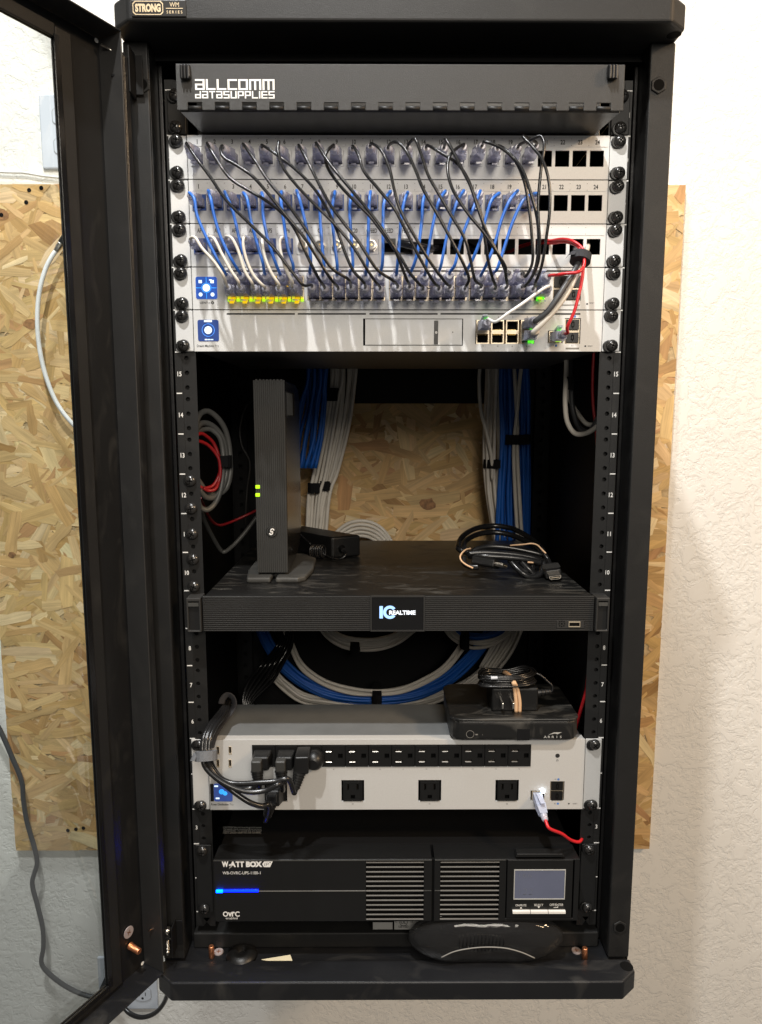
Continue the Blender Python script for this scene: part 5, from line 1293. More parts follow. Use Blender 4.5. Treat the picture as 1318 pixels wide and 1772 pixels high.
# ================================================================== set-top box and its power adapter on the power strip
ZS = 5 * U + .0006
st_ = thing('set_top_box', 'flat black set-top box with an ARRIS logo sitting on the power strip', 'set-top box', (.138, .04, ZS))
x0, x1, yf, yb = .0640, .2135, -.0118, .0960
def rrect(x0, x1, y0, y1, rf, rb, n=6):
    pts = []
    for cx, cy, r, a0 in ((x1 - rf, y0 + rf, rf, -90), (x1 - rb, y1 - rb, rb, 0), (x0 + rb, y1 - rb, rb, 90), (x0 + rf, y0 + rf, rf, 180)):
        for k in range(n): a = math.radians(a0 + 90 * k / (n - 1)); pts.append((cx + r * math.cos(a), cy + r * math.sin(a)))
    return pts
m = MB(); m.prism(rrect(x0, x1, yf, yb, .014, .016), ZS, ZS + .0262); m.build('housing', 'dvr_top', st_, bevel=.0050, seg=4, recalc=True)
m = MB(); m.prism(rrect(x0 - .0008, x1 + .0008, yf - .0006, yb + .0008, .014, .016), ZS + .0245, ZS + .0278); m.build('lid', 'dvr_top', st_, bevel=.0012, recalc=True)
ys = yf - .0003
c8 = lambda u, v: P(760 + u / 5.069, 1140 + v / 5.069, ys)
q = c8(270, 662)
m = MB(); m.disc(q.x, q.z, .0047, ys, 26, .0042); m.build('power_ring', 'print_grey', st_)
m = MB(); m.disc(q.x, q.z, .0041, ys, 24); m.build('power_button', 'black_plastic', st_)
m = MB(); a = c8(327, 665); m.box(a.x - .0014, a.x + .0014, ys, ys + .0001, a.z - .0007, a.z + .0007); a = c8(378, 667); m.disc(a.x, a.z, .0004, ys, 8); m.build('front_mark', 'print_grey', st_)
a, b = c8(684, 617), c8(792, 715); m = MB(); m.box(a.x, b.x, ys, ys + .0002, b.z, a.z); m.build('sensor_window', 'black_gloss', st_)
a, b = c8(918, 675), c8(1075, 695); m = MB(); 
for i, ch in enumerate('ARRIS'): m.text(ch, a.x + (b.x - a.x) * (.07 + .215 * i), (a.z + b.z) / 2, a.z - b.z, ys - .0001, bold=.02, sx=1.25)
a, b, c_ = c8(955, 667), c8(1005, 645), c8(1075, 644); d_ = c8(1035, 662); e_ = c8(1015, 655)
m.quad([(p.x, ys - .0001, p.z) for p in (a, e_, d_, c_, b)]); m.build('logo', 'print_silver', st_)
# adapter
ZA = ZS + .0280
e0_, e1_ = PZ(852, 1233, ZA), PZ(930, 1230, ZA)
ad = thing('wall_adapter', 'black wall adapter on the set-top box, its coiled cord under a rubber band', 'power adapter', tuple(e0_))
ya = (e0_.y + e1_.y) / 2; ax0, ax1 = e0_.x - .0008, e1_.x; az1 = P(890, 1191, ya).z
m = MB(); m.box(ax0, ax1, ya, ya + .040, ZA, az1); m.build('housing', 'black_plastic', ad, bevel=.0024, seg=3)
for (px, py) in ((866, 1213), (884, 1213)):
    q = P(px, py, ya); m = MB(); m.box(q.x - .0011, q.x + .0011, ya - .0150, ya - .0001, q.z - .0034, q.z + .0034); m.build('prong', 'prong', ad, bevel=.0004)
m = MB(); s_ = Vector((ax1, ya + .010, ZA + (az1 - ZA) * .66)); m.lathe(s_, (1, .05, .10), [(0, .0046), (.003, .0046), (.0034, .0036), (.0052, .0036), (.0056, .0044), (.0074, .0042), (.0078, .0034), (.0096, .0034), (.0100, .0040), (.0118, .0038), (.0122, .0031), (.0140, .0031), (.0144, .0036), (.0165, .0033)], 12); m.build('strain_relief', 'black_plastic', ad)
cq = lambda u, v, y: P(760 + u / 5.069, 1140 + v / 5.069, y)
yc = ya + .012
m = MB(); m.tube([s_ + Vector((.0165, .001, .0017)), cq(985, 285, ya + .011), cq(990, 240, ya + .012), cq(940, 190, ya + .014), cq(880, 140, ya + .016), cq(800, 120, ya + .018), cq(720, 150, ya + .02)], .0016, n=7); m.build('cord', 'black_cable', ad, smooth=True)
for i in range(9):
    rr = 1 - .035 * (i % 5); zc = 215 - 15 * i if i < 6 else 150 - 12 * (i - 6)
    y0 = yc + .002 * (i % 3)
    lx0, lx1 = 345 + 9 * (i % 4), 845 - 14 * (i % 5)
    m = MB(); m.tube([cq(lx0, zc, y0), cq(lx0 + 25, zc + 22, y0 - .010), cq(560, zc + 30, y0 - .016), cq(lx1 - 60, zc + 14, y0 - .012), cq(lx1, zc - 20, y0), cq(lx1 - 50, zc - 50 - 6 * (i % 3), y0 + .012), cq(600, zc - 30, y0 + .014), cq(lx0 + 45, zc - 36, y0 + .010)], .0015, n=6, closed=True, sub=6); m.build('cord_loop', 'black_cable', ad, smooth=True)
m = MB(); m.cyl(cq(452, 168, yc - .016), cq(508, 166, yc - .016), .0020, n=8); m.build('wire_tie', 'white_plastic', ad)
for a_, b_ in (((570, 112), 0), ((585, 112), 1)):
    o_ = 45 * b_
    m = MB(); m.tube([cq(560 + 15 * b_, 112, yc + .012), cq(610 + 12 * b_, 150, yc - .004), cq(648 + 14 * b_, 215, yc - .018), P(889.5 + 5 * b_, 1191, ya - .0016), P(892.5 + 6.5 * b_, 1214, ya - .0012), P(892.5 + 6.5 * b_, 1232.5, ya - .0012)], .0021, n=6, flat=.45); m.build('rubber_band', 'rubber_band', ad, smooth=True)

# ================================================================== battery backup unit at the bottom
YU = -.0330
up_ = thing('battery_backup', 'black rack battery backup with a blue light bar and a grey screen', 'battery backup', (XC, YU, .0108))
w0, w1 = P(370, 1540, YU).x, P(1001, 1540, YU).x; zb, zt_ = .0112, .0893
ears(up_, 0, 2, 'black_powder', screws=True)
m = MB(); m.box(w0 + .002, w1 - .002, .0, .36, .004, .0868); m.build('housing', 'black_inner', up_)
xs0, xs1 = P(747, 1540, YU).x, P(751, 1540, YU).x
gl = R(633, 1490, 732.5, 1592, YU); gr = R(762, 1490, 862, 1592, YU)
lcd = R(876.5, 1485, 990.5, 1590, YU)
zm = P(600, 1541, YU).z
m = MB(); m.plate(w0, xs0, zb, zt_, YU, YU + .0040, [(gl[0], gl[1], gl[2] + .0012, gl[3])]); b1_ = m.build('left_bezel', 'black_plastic', up_, bevel=.0007)
m = MB(); m.plate(xs1, w1, zb, zt_, YU, YU + .0040, [(gr[0], gr[1], gr[2] + .0012, gr[3]), (lcd[0], lcd[1], lcd[2] + .0008, lcd[3] - .0030)]); b2_ = m.build('right_bezel', 'black_plastic', up_, bevel=.0007)
for (a, b) in ((w0, xs0), (xs1, w1)):
    m = MB(); m.prism([(YU + .0041, zt_ - .0002), (-.0012, .0874), (-.0012, .0855), (YU + .0041, zt_ - .0030)], a + .0004, b - .0004, 'x'); m.build('bezel_top', 'black_plastic', up_, recalc=True)
m = MB(); m.box(w0 + .001, w1 - .001, YU + .0060, YU + .0080, zb + .001, zt_ - .004); m.build('bezel_back', 'black_hole', up_)
m = MB(); m.box(xs0 + .0002, xs1 - .0002, YU + .0012, YU + .0050, zb, zt_ - .001); m.build('seam', 'black_hole', up_)
for g, bz in ((gl, b1_), (gr, b2_)):
    for i in range(13):
        z = P(700, 1492.6 + 8.19 * i, YU).z
        m = MB(); m.prism([(YU + .0003, z - .0006), (YU - .0003, z - .0004), (YU - .0003, z + .0003), (YU + .0012, z + .0004), (YU + .0012, z - .0006)], g[0] + .0002, g[1] - .0002, 'x'); m.build('slat', 'slat_silver', bz, recalc=True)
m = MB(); m.box(w0 + .0005, xs0 - .0006, YU - .0007, YU - .0001, zt_ - .0012, zt_ - .0004); m.build('edge_trim', 'modem_base', b1_)
m = MB(); m.box(xs1 + .0006, lcd[0] - .001, YU - .0007, YU - .0001, zt_ - .0012, zt_ - .0004); m.build('edge_trim', 'modem_base', b2_)
lx0 = P(447, 1540, YU).x
m = MB(); m.box(lx0 + .0004, gl[0] - .0004, YU - .0006, YU - .0001, zm - .0007, zm + .0001); m.build('trim_line', 'slat_silver', b1_)
m = MB(); m.box(gl[1] + .0004, xs0 - .0006, YU - .0006, YU - .0001, zm - .0007, zm + .0001); m.build('trim_line', 'modem_base', b1_)
m = MB(); m.box(xs1 + .0006, gr[0] - .0004, YU - .0006, YU - .0001, zm - .0007, zm + .0001); m.build('trim_line', 'modem_base', b2_)
bx0 = P(374, 1540, YU).x; bxm = P(386, 1540, YU).x
m = MB(); m.box(bxm, lx0, YU - .0011, YU - .0001, zm - .0009, zm + .0019); m.build('light_bar', 'led_blue', up_, bevel=.0006)
m = MB(); m.box(bx0, bxm - .0001, YU - .0026, YU - .0001, zm - .0010, zm + .0022); m.build('light_bar', 'led_cyan', up_, bevel=.0006)
YT = YU - .0003
c9 = lambda u, v: P(360 + u / 10.138, 1480 + v / 10.138, YT)
m = MB()
def word(mb, s, u0, v0, u1, v1, bold=.0, shear=0):
    a, b = c9(u0, v0), c9(u1, v1); mb.text(s, (a.x + b.x) / 2, (a.z + b.z) / 2, a.z - b.z, YT, w=b.x - a.x, bold=bold, shear=shear)
word(m, 'W', 236, 104, 358, 208, .06); word(m, 'A', 378, 104, 486, 208, .06); word(m, 'TT', 480, 104, 632, 208, .06); word(m, 'BOX', 660, 104, 950, 208, .07)
m.quad([(p.x, YT, p.z) for p in (c9(355, 172), c9(392, 150), c9(410, 190), c9(368, 240), c9(385, 195))])
m.build('brand_lettering', 'print_white', b1_)
m = MB(); word(m, 'WB-OVRC-UPS-1100-1', 250, 285, 918, 335, 0)
m.build('model_lettering', 'print_white', b1_)
m = MB(); word(m, 'O', 256, 986, 352, 1078, .03); word(m, 'v', 345, 1000, 420, 1078, .03); word(m, 'r', 412, 990, 470, 1076, .03); word(m, 'C', 468, 986, 552, 1078, .03); word(m, 'enabled', 308, 1086, 514, 1122, .0)
m.build('service_lettering', 'print_white', b1_)
m = MB(); m.quad([(p.x, YT, p.z) for p in (c9(945, 155), c9(985, 104), c9(1134, 104), c9(1085, 208), c9(975, 208))]); m.build('emblem', 'print_white', b1_)
m = MB(); a, b = c9(988, 132), c9(1062, 186); m.text('IP', (a.x + b.x) / 2, (a.z + b.z) / 2, a.z - b.z, YT - .0002, w=b.x - a.x, bold=-.02, shear=.25); a = c9(1086, 124); m.disc(a.x, a.z, .0007, YT - .0002, 8); m.build('emblem_letters', 'print_black', b1_)
# screen module
cu = lambda u, v: P(860 + u / 8.2375, 1470 + v / 8.2375, YU)
a, b = cu(148, 140), cu(1052, 968)
m = MB(); m.box(a.x, b.x, YU - .0012, YU + .0060, b.z, a.z); sm = m.build('screen_module', 'black_plastic', up_, bevel=.0008)
a, b = cu(240, 276), cu(958, 698)
m = MB(); m.plate(a.x, b.x, b.z, a.z, YU - .0018, YU - .0011, [(a.x + .0010, b.x - .0010, b.z + .0010, a.z - .0010)]); m.build('screen_frame', 'print_silver', sm)
m = MB(); m.box(a.x + .0011, b.x - .0011, YU - .0014, YU - .0011, b.z + .0011, a.z - .0011); lc = m.build('screen', 'lcd_screen', sm)
m = MB(); p = cu(400, 358); m.text('166', p.x, p.z, .0050, YU - .0015, w=.014, bold=-.03); p = cu(410, 590); m.text('122', p.x, p.z, .0080, YU - .0015, w=.016, bold=-.035); m.build('screen_digits', 'lcd_digit', lc)
for (u0, u1) in ((214, 460), (470, 712), (722, 962)):
    a, b = cu(u0, 848), cu(u1, 884); m = MB(); m.prism([(YU - .0012, b.z), (YU - .0044, b.z + .0004), (YU - .0040, a.z - .0004), (YU - .0012, a.z)], a.x, b.x, 'x'); m.build('push_button', 'button_white', sm, recalc=True)
m = MB(); YB = YU - .0015
for s_, u0, v0, u1, v1 in (('ON/MUTE', 258, 768, 412, 798), ('SELECT', 525, 764, 652, 794), ('OFF/ENTER', 745, 760, 938, 792)):
    a, b = cu(u0, v0), cu(u1, v1); m.text(s_, (a.x + b.x) / 2, (a.z + b.z) / 2, a.z - b.z, YB, w=b.x - a.x)
a = cu(336, 818); m.add([(a.x - .0014, YB, a.z - .0010), (a.x + .0014, YB, a.z - .0010), (a.x, YB, a.z + .0013)], [(0, 1, 2)])
a = cu(590, 812); m.add([(a.x - .0014, YB, a.z + .0012), (a.x, YB, a.z - .0012), (a.x + .0014, YB, a.z + .0012)], [(0, 1, 2)])
a = cu(832, 812); m.box(a.x - .0026, a.x + .0026, YB, YB + .0001, a.z - .0004, a.z + .0001); m.box(a.x + .0021, a.x + .0026, YB - .0001, YB, a.z - .0002, a.z + .0016)
m.build('button_lettering', 'print_white', sm)
a, b = cu(285, 58), cu(930, 100); m = MB(); m.prism([(a.x - .002, a.z - .0040), (a.x, a.z), (b.x, a.z), (b.x + .0030, a.z - .0040)], YU - .0010, YU + .010, 'y'); m.build('module_brow', 'black_plastic', up_, bevel=.0006, recalc=True)
# caution print on top and the silver stickers underneath
zc_ = .08685
m = MB()
for i, s_ in enumerate(('CAUTION! the unit must be ground mount', 'To easily rack mount unit to ensure', 'disassembly. To avoid any personal', 'injury, please carry the unit carefully.')):
    a, b = PZ(386, 1432 + 3.1 * i, zc_), PZ(452, 1432 + 3.1 * i, zc_)
    m.text(s_, 0, 0, .0040, 0, w=(b.x - a.x), fn=lambda u, v, a=a, b=b: ((a.x + b.x) / 2 + u, a.y + v, zc_))
m.build('caution_print', 'print_silver', up_)
a, b = P(645, 1596, -.008), P(679, 1608, -.008); m = MB(); m.box(a.x, b.x, -.0082, -.0078, b.z, a.z); s1_ = m.build('sticker', 'sticker_silver', up_)
a, b = P(682, 1594, -.008), P(764, 1608, -.008); m = MB(); m.box(a.x, b.x, -.0082, -.0078, b.z, a.z); s2_ = m.build('sticker', 'sticker_silver', up_)
m = MB(); q = P(698, 1603.5, -.0084); m.text('LISTED', q.x, q.z, .0030, -.0084, bold=.03); q = P(698, 1596, -.0084); m.disc(q.x, q.z, .0050, -.0084, 18, .0042); m.text('UL', q.x, q.z, .0040, -.0084, bold=.02); m.text('C', q.x - .0090, q.z + .0006, .0022, -.0084, bold=.02); m.text('US', q.x + .0100, q.z + .0006, .0022, -.0084, bold=.02)
m.build('sticker_print', 'print_black', s2_)

# ================================================================== clear plastic shell lying in front
pc = thing('plastic_shell', 'clear glossy plastic shell with moulded ribs lying on the cabinet floor', 'plastic shell', (.11, -.012, -.0485))
sa, sb_, sc_ = .0930, .0170, .0300; cx_, cy_, cz_ = P(840, 1640, -.024).x, -.0235, -.0180
def shell(name, k, matn, zlow):
    m = MB(); nu, nv_ = 40, 12; vs = []
    sg = lambda v, e: math.copysign(abs(v) ** e, v)
    for j in range(nv_ + 1):
        ph = -math.pi / 2 + math.pi * j / nv_
        for i in range(nu):
            th = 2 * math.pi * i / nu
            x = sa * k * sg(math.cos(ph), .62) * sg(math.cos(th), .72); y = sb_ * k * sg(math.cos(ph), .62) * sg(math.sin(th), .9); z = sc_ * k * sg(math.sin(ph), .9)
            if z < 0: x *= 1 - .10 * (-z / sc_)
            if y < 0 and abs(x) < sa * .55: y += .004 * math.cos(x / (sa * .55) * math.pi / 2) * (1 if z < .005 else .3)
            vs.append((cx_ + x, cy_ + y, max(zlow, cz_ + z)))
    fs = [(j * nu + i, j * nu + (i + 1) % nu, (j + 1) * nu + (i + 1) % nu, (j + 1) * nu + i) for j in range(nv_) for i in range(nu)]
    m.add(vs, fs); return m.build(name, matn, pc, smooth=True)
shell('outer_shell', 1.0, 'clear_shell', -.0448)
shell('inner_lining', .93, 'clear_shell', -.0440)
for i in range(13):
    q = P(795 + 6.4 * i, 1632, -.0385); h = .007 + .004 * math.sin(math.pi * i / 12)
    m = MB(); m.tube([(q.x, -.0375, q.z - h), (q.x, -.0390, q.z), (q.x, -.0375, q.z + h)], .0008, n=5); m.build('rib', 'black_gloss', pc, smooth=True)
m = MB(); m.tube([P(763, 1657, -.040), P(785, 1647, -.040), P(815, 1641, -.040), P(845, 1639, -.040), P(875, 1641, -.040), P(902, 1648, -.040), P(925, 1658, -.040)], .0007, n=5); m.build('moulded_arch', 'print_grey', pc, smooth=True)
for i in range(12):
    m = MB(); m.lathe((cx_ - .066 + i * .012, cy_, cz_ + sc_ * .97), (0, 0, 1), [(0, .0050), (.0016, .0040), (.0024, .0018)], 10); m.build('moulded_bump', 'clear_shell', pc, smooth=True)

# ================================================================== cables inside the cabinet
rj = random.Random(5)
def bundle(label, group, paths, r, matn, cat='cable', jitter=.0012, sub=6):
    for p_ in paths:
        m = MB(); m.tube(p_, r, n=7, sub=sub); single(m, 'network_cable', matn, label, cat, group, smooth=True, origin=p_[0])
def fan(tops, mids, bots, Y, k, yspread=.012):
    """cables spread evenly between a left and a right edge through three or more heights"""
    rows = [tops] + mids + [bots]; out = []
    for i in range(k):
        f_ = i / max(1, k - 1); pts = []
        dy = rj.uniform(-yspread, yspread)
        for j, (xl, xr, py) in enumerate(rows):
            pts.append(P(xl + (xr - xl) * min(1, max(0, f_ + rj.uniform(-.11, .11))), py, Y + dy + rj.uniform(-.002, .002)))
        out.append(pts)
    return out
bundle('blue network cable running down behind the modem', 'blue cables behind the modem', fan((530, 570, 600), [(528, 566, 660), (520, 562, 700), (512, 556, 760)], (504, 546, 810), .37, 11), .0030, 'blue_bundle')
bundle('white network cable strapped to its neighbours right of the modem', 'white cables right of the modem', fan((574, 594, 600), [(571, 592, 660), (568, 586, 686), (553, 578, 750), (541, 562, 830), (535, 556, 850)], (530, 546, 945), .40, 6, .006), .0031, 'white_cable')
bundle('white network cable slanting down in front of the wood board right of the modem', 'white cables slanting past the wood board', fan((590, 618, 600), [(592, 614, 660), (584, 604, 740), (566, 584, 820), (560, 572, 850)], (540, 562, 945), .405, 6, .006), .0031, 'white_cable')
bundle('white network cable hanging along the right edge of the wood board opening', 'white cables right of the opening', fan((842, 864, 600), [(840, 864, 680), (838, 866, 740), (838, 864, 800), (842, 862, 850)], (856, 876, 945), .40, 8, .008), .0031, 'white_cable')
bundle('blue network cable hanging right of the wood board opening', 'blue cables right of the opening', fan((866, 890, 600), [(866, 892, 680), (868, 889, 750), (866, 887, 800), (860, 888, 860)], (858, 892, 950), .395, 9, .008), .0031, 'blue_bundle')
bundle('blue network cable at the far right of the bundles behind the video cable', 'outer blue cables right of the opening', fan((893, 911, 600), [(896, 915, 700), (896, 916, 760), (898, 917, 830)], (901, 914, 950), .405, 7, .006), .0031, 'blue_bundle')
bundle('white network cable hanging between the two blue bundles', 'white cables between the blue bundles', [[P(905, 610, .385), P(899, 660, .385), P(893, 730, .383), P(889, 770, .382), P(890, 830, .382), P(896, 945, .382)], [P(888, 610, .388), P(892, 680, .388), P(895, 740, .386), P(895, 780, .384), P(898, 850, .384), P(904, 945, .384)]], .0033, 'white_cable')
loose('network_cable', 'single printed white cable curving across the bundle right of the opening', 'cable', [P(832, 610, .375), P(829, 660, .375), P(832, 710, .375), P(842, 750, .378), P(850, 790, .385), P(852, 830, .395)], .0031, 'white_cable')
def tie(label, px0, px1, py0, py1, Y, d=.024, matn='black_strap'):
    a, b = P(px0, py0, Y), P(px1, py1, Y)
    m = MB(); n = 12; cxx, w = (a.x + b.x) / 2, (b.x - a.x) / 2; sl = 0
    outer = [(cxx + w * math.cos(2 * math.pi * i / n), Y + d * .62 * math.sin(2 * math.pi * i / n)) for i in range(n)]
    m.prism(outer, min(a.z, b.z), max(a.z, b.z)); m.box(cxx + w * .1, cxx + w * .75, Y - d * .64, Y - d * .50, min(a.z, b.z) + .0006, max(a.z, b.z) - .0006)
    single(m, 'cable_strap', matn, label, 'cable strap', 'black straps on the cable bundles', recalc=True)
tie('black strap round the upper part of the white cables right of the modem', 563, 586, 672, 694, .40)
tie('black strap round the white cables just above the power brick', 532, 557, 836, 852, .40)
tie('black strap round the slanting white cables just above the power brick', 553, 573, 832, 848, .405)
tie('black strap round the white cables at the right edge of the opening', 836, 867, 795, 810, .40)
tie('black strap round the blue cables hanging right of the opening', 867, 917, 752, 769, .398, .034)
# white coil peeking over the recorder
for i in range(5):
    m = MB(); d = i * 6.0
    m.tube([P(556 + d, 965, .41), P(578 + d * .8, 925 + d * .5, .41), P(604 + d * .5, 905 + d * .95, .41 + .002 * i), P(634, 902 + d * 1.1, .41 + .002 * i), P(660 - d * .3, 914 + d * 1.0, .41), P(686 - d * .4, 950 + d * .6, .41)], .0031, n=7)
    single(m, 'network_cable', 'white_cable', 'white network cable arching up behind the power brick', 'cable', 'white coil behind the power brick', smooth=True)
# arcs below the recorder
c10 = lambda u, v: (480 + u / 2.9955, 1080 + v / 2.9955)
def arc(ctrl, w, k, Y, label, group, matn, r=.0029):
    """ctrl: centre line points with a half width direction pointing outward"""
    for i in range(k):
        f_ = (i / max(1, k - 1) - .5) * 2; dy = rj.uniform(-.012, .012); pts = []
        for (u, v, nu_, nv_) in ctrl:
            px, py = c10(u + nu_ * w * f_ + rj.uniform(-4.5, 4.5), v + nv_ * w * f_ + rj.uniform(-4.5, 4.5)); pts.append(P(px, py, Y + dy))
        m = MB(); m.tube(pts, r, n=7); single(m, 'network_cable', matn, label, 'cable', group, smooth=True)
arc([(-120, -60, -.9, .3), (-50, 100, -.8, .5), (20, 200, -.8, .6), (120, 290, -.5, .85), (250, 350, -.3, .95), (400, 380, 0, 1), (560, 385, .05, 1), (720, 360, .2, 1), (860, 300, .5, .85), (960, 220, .75, .6), (1050, 120, .9, .4), (1110, 20, .95, .3), (1140, -60, 1, .2)], 27, 13, .385, 'blue network cable sweeping in an arc below the recorder', 'blue cables arcing below the recorder', 'blue_bundle')
arc([(20, -40, -.9, .3), (70, 110, -.7, .6), (130, 220, -.5, .8), (240, 300, -.3, .9), (380, 346, -.1, 1), (520, 356, 0, 1), (640, 340, .15, 1), (770, 290, .4, .9), (870, 225, .6, .8), (950, 130, .8, .5), (990, 60, .9, .4)], 12, 5, .372, 'white network cable lying inside the blue arc below the recorder', 'white cables inside the blue arc', 'white_cable')
arc([(-60, 180, -.8, .5), (-10, 270, -.6, .7), (50, 330, -.5, .8), (130, 380, -.4, .9), (260, 410, -.1, 1), (420, 420, 0, 1), (600, 420, 0, 1), (760, 400, .2, 1), (900, 350, .5, .8), (1010, 290, .7, .7), (1120, 190, .8, .5), (1200, 60, 1, .3), (1240, -40, 1, .2)], 20, 6, .40, 'white network cable along the outside of the blue arc', 'white cables outside the blue arc', 'white_cable')
arc([(1090, 240, .8, .3), (1150, 150, .9, .3), (1200, 60, 1, .2), (1225, -30, 1, .1)], 52, 9, .395, 'white network cable running up behind the wall adapter', 'white cables behind the wall adapter', 'white_cable')
arc([(220, -10, -.7, .5), (270, 50, -.5, .7), (340, 90, -.3, .9), (420, 108, 0, 1), (520, 104, .2, 1), (620, 70, .4, .9), (700, 10, .5, .8), (740, -30, .5, .8)], 26, 8, .36, 'white network cable hanging in a loop just under the recorder display', 'white loops under the recorder', 'white_cable')
arc([(860, -20, -.6, .6), (920, 60, -.5, .8), (1010, 96, -.1, 1), (1100, 92, .2, 1), (1180, 50, .5, .8), (1220, -20, .7, .6)], 22, 4, .345, 'white network cable in the small coil at the right below the recorder', 'small coil below the recorder', 'white_cable')
arc([(890, -20, -.6, .6), (960, 50, -.5, .8), (1020, 66, -.1, 1), (1100, 60, .2, 1), (1160, 30, .5, .8), (1190, -20, .7, .6)], 9, 4, .342, 'blue network cable in the small coil at the right below the recorder', 'small coil below the recorder', 'blue_bundle')
tie('black strap round the white loops under the recorder display', *(c10(374, 82)[0], c10(430, 150)[0]), *(c10(374, 82)[1], c10(430, 148)[1]), .356, .03)
tie('black strap round the blue arc of cables below the recorder', *(c10(488, 330)[0], c10(542, 404)[0]), *(c10(488, 330)[1], c10(542, 404)[1]), .372, .05)
tie('black strap round the small coil at the right below the recorder', *(c10(945, 38)[0], c10(992, 120)[0]), *(c10(945, 38)[1], c10(992, 118)[1]), .340, .03)
# black cords hanging at the left below the recorder
for i in range(6):
    d = 5 * i
    loose('power_cable', 'black cord hanging in the dark at the left below the recorder', 'power cable', [P(508 - d * .6, 1085, .34 + .006 * i), P(503 - d, 1120, .34 + .006 * i), P(488 - d * 1.4, 1150, .335), P(470 - d * 1.6, 1180, .33), P(440 - d * .8, 1210, .32), P(425, 1235, .31)], .0030, 'black_gloss', 'black cords left below the recorder')
# grey and red coil behind the left rail
c11 = lambda u, v, Y: P(320 + u / 6.108, 690 + v / 6.108, Y)
def coil(label, pts, r, matn, group): loose('network_cable', label, 'cable', [c11(u, v, y) for u, v, y in pts], r, matn, group, n=9)
coil('outermost grey cable of the coil behind the left rail', [(110, 330, .06), (130, 210, .07), (180, 145, .08), (250, 135, .09), (340, 200, .10), (420, 320, .11), (462, 480, .115), (475, 640, .115), (475, 800, .11), (430, 950, .105), (340, 1010, .095), (230, 980, .085), (160, 900, .075), (130, 850, .07)], .0036, 'grey_coil', None)
coil('middle grey cable of the coil behind the left rail', [(110, 320, .065), (170, 262, .08), (240, 262, .09), (330, 320, .10), (400, 430, .105), (430, 560, .108), (440, 700, .108), (430, 830, .105), (385, 950, .098), (300, 1040, .09), (220, 1040, .08), (150, 960, .07)], .0036, 'grey_coil', None)
coil('innermost grey cable of the coil behind the left rail', [(110, 360, .07), (180, 328, .085), (270, 325, .095), (360, 400, .10), (395, 520, .102), (405, 680, .10), (400, 800, .10), (370, 980, .095), (320, 1100, .09), (230, 1175, .08), (165, 1150, .075), (140, 1100, .07)], .0034, 'grey_coil', None)
coil('upper red cable of the coil behind the left rail', [(110, 390, .06), (170, 368, .07), (230, 400, .08), (300, 470, .09), (350, 590, .092), (372, 720, .092), (350, 830, .09), (290, 920, .085), (200, 945, .075), (150, 930, .07)], .0022, 'dimmed_red', None)
coil('lower red cable of the coil behind the left rail', [(110, 445, .062), (170, 455, .07), (240, 490, .08), (310, 560, .088), (358, 640, .09), (372, 780, .09), (355, 880, .088), (310, 960, .08), (240, 970, .075), (190, 945, .07)], .0022, 'dimmed_red', None)
a = c11(335, 600, .100); b = c11(500, 720, .100)
tie('dark strap round the grey and red coil behind the left rail', 320 + 335 / 6.108, 320 + 498 / 6.108, 690 + 600 / 6.108, 690 + 718 / 6.108, .102, .022)
# cables at the upper right behind the rail
c12 = lambda u, v, Y: P(700 + u * .3035, 620 + v * .3035, Y)
loose('network_cable', 'white cable hooking down and right behind the upper right rail', 'cable', [c12(922, -60, .12), c12(922, 60, .12), c12(918, 150, .11), c12(915, 260, .10), c12(930, 370, .09), c12(975, 430, .08), c12(1040, 425, .07), c12(1110, 380, .06)], .0031, 'white_cable')
loose('network_cable', 'second white cable curving behind the upper right rail, the inner one', 'cable', [c12(935, 160, .13), c12(945, 240, .13), c12(990, 320, .12), c12(1040, 375, .11), c12(1095, 380, .10)], .0030, 'white_cable')
loose('network_cable', 'dark grey cable looping beside the white ones behind the upper right rail', 'cable', [c12(945, -40, .13), c12(950, 150, .125), c12(960, 300, .12), c12(1000, 400, .11), c12(1050, 420, .10), c12(1110, 330, .08)], .0034, 'grey_cable')
tie('black strap round the cables behind the upper right rail', 700 + 908 * .3035, 700 + 962 * .3035, 620 + 108 * .3035, 620 + 178 * .3035, .118, .016)

# ================================================================== on the wall at the left
YW = .4805
def wall_plate(label, rect, gangs):
    x0, x1, z0, z1 = rect
    t = thing('wall_outlet', label, 'wall outlet', ((x0 + x1) / 2, YW, z0))
    m = MB(); m.box(x0, x1, YW - .0060, YW, z0, z1); m.build('cover_plate', 'white_plastic', t, bevel=.0028, seg=3)
    w = (x1 - x0) / gangs
    for g in range(gangs):
        cx = x0 + w * (g + .5); cz = (z0 + z1) / 2
        for s_ in (-1, 1):
            m = MB(); zc = cz + s_ * (z1 - z0) * .20; pts = [(cx + .0165 * max(-1, min(1, 1.25 * math.cos(a))), zc + .0150 * math.sin(a)) for a in [i * math.pi / 12 for i in range(24)]]
            m.prism(pts, YW - .0072, YW - .0061, 'y'); rc_ = m.build('receptacle', 'white_plastic', t, bevel=.0004, recalc=True)
            m = MB(); m.box(cx - .0065, cx - .0052, YW - .0076, YW - .0073, zc - .003, zc + .0055); m.box(cx + .0052, cx + .0065, YW - .0076, YW - .0073, zc - .003, zc + .0045); m.disc(cx, zc - .0080, .0024, YW - .0076, 10); m.build('slots', 'black_hole', rc_)
            m = MB(); 
            for i in range(24):
                p, q_ = pts[i], pts[(i + 1) % 24]; k = 1.05
                m.quad([(p[0], YW - .0064, p[1]), (q_[0], YW - .0064, q_[1]), (cx + (q_[0] - cx) * k, YW - .0064, zc + (q_[1] - zc) * k), (cx + (p[0] - cx) * k, YW - .0064, zc + (p[1] - zc) * k)])
            m.build('receptacle_gap', 'print_grey', rc_)
    return t
a, b = P(65, 162, YW - .006), P(100, 292, YW - .006)
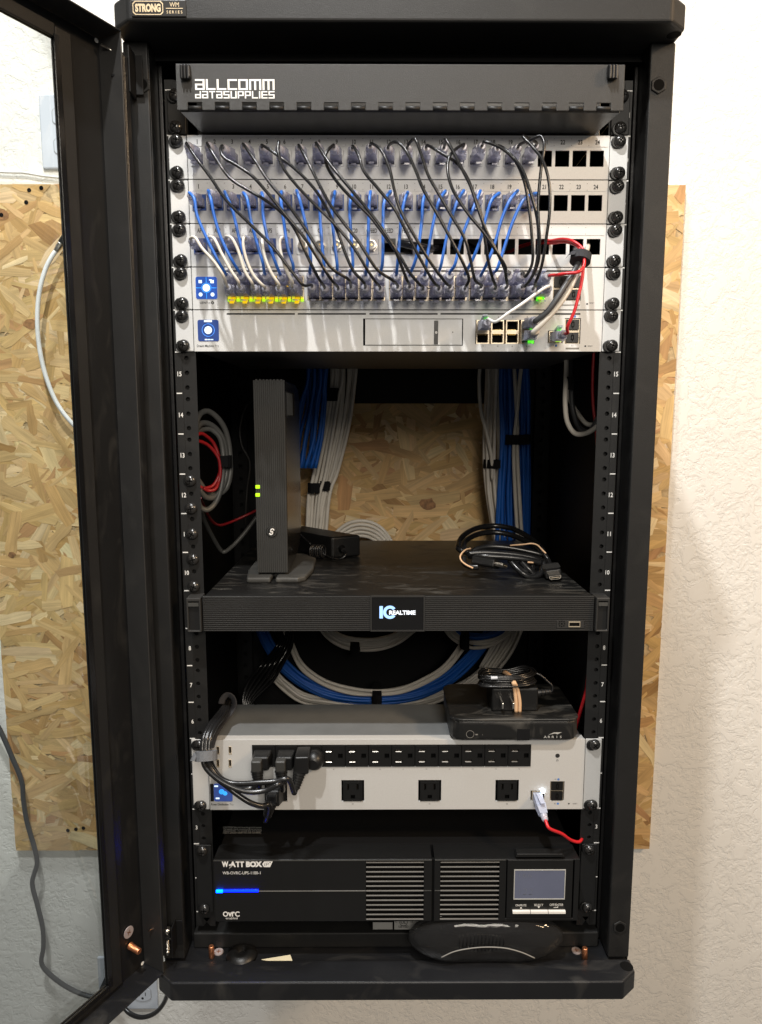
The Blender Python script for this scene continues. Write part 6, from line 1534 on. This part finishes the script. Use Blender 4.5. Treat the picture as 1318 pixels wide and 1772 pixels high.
wall_plate('white wall outlet seen through the door glass above the strand board', (a.x, a.x + .078, b.z, a.z), 1)
a, b = P(167, 1657, YW - .006), P(273, 1747, YW - .006)
wall_plate('wide white wall outlet behind the bottom hinge corner of the door', (a.x, b.x, b.z, a.z), 2)
loose('network_cable', 'thin white cable running along the wall just above the strand board', 'cable', [P(-30, 295, .474), P(10, 298, .474), P(42, 299, .474), P(72, 304, .474), P(100, 307, .474), P(150, 312, .474)], .0021, 'white_coax')
cx5 = lambda u, v, Y: P(u / 2.858, 280 + v / 2.858, Y)
t = thing('coax_cable', 'white coax cable with a metal tip bowing over the left of the strand board', 'cable', tuple(cx5(300, 400, .44)))
m = MB(); m.tube([cx5(278, 438, .44), cx5(258, 465, .438), cx5(225, 530, .435), cx5(195, 640, .432), cx5(184, 780, .432), cx5(196, 930, .434), cx5(232, 1080, .438), cx5(290, 1210, .442), cx5(380, 1320, .448), cx5(470, 1400, .452)], .0038, n=9); m.build('cable', 'white_coax', t, smooth=True)
m = MB(); a, b = cx5(276, 441, .44), cx5(302, 402, .441); d = (b - a); m.lathe(a, d, [(0, .0046), (d.length * .35, .0050), (d.length * .38, .0056), (d.length * .9, .0056), (d.length, .0048)], 12); tip = m.build('metal_tip', 'steel', t, smooth=False)
m = MB(); m.lathe(b, d, [(0, .0060), (.014, .0060), (.030, .0050)], 12); m.build('black_boot', 'black_plastic', tip)
c13 = lambda u, v, Y: P(u / 2.0325, 900 + v / 2.0325, Y)
loose('power_cable', 'dark grey power cord snaking down the wall behind the open door', 'power cable', [c13(-60, 640, .43), c13(0, 740, .43), c13(40, 830, .43), c13(76, 920, .432), c13(82, 985, .434), c13(94, 1060, .436), c13(120, 1150, .438), c13(130, 1205, .438), c13(113, 1275, .436), c13(130, 1350, .434), c13(149, 1430, .436), c13(152, 1500, .44), c13(146, 1560, .444), c13(172, 1595, .446), c13(240, 1645, .45), c13(310, 1674, .452), c13(360, 1678, .455), c13(390, 1670, .458)], .0043, 'grey_cable', n=10)
t = thing('power_cable', 'black power cord looping from the low wall outlet up under the cabinet corner', 'power cable', tuple(P(190, 1700, YW - .02)))
m = MB(); a = P(192, 1700, YW - .008); m.box(a.x - .012, a.x + .018, a.y - .030, a.y, a.z - .014, a.z + .014); m.build('plug', 'black_plastic', t, bevel=.004, seg=3)
m = MB(); m.tube([a + Vector((.010, -.026, -.010)), P(208, 1735, .44), P(222, 1752, .43), P(240, 1760, .42), P(258, 1758, .41), P(274, 1748, .40), P(286, 1730, .39), P(290, 1712, .38), P(290, 1680, .37)], .0042, n=10); m.build('cord', 'black_cable', t, smooth=True)
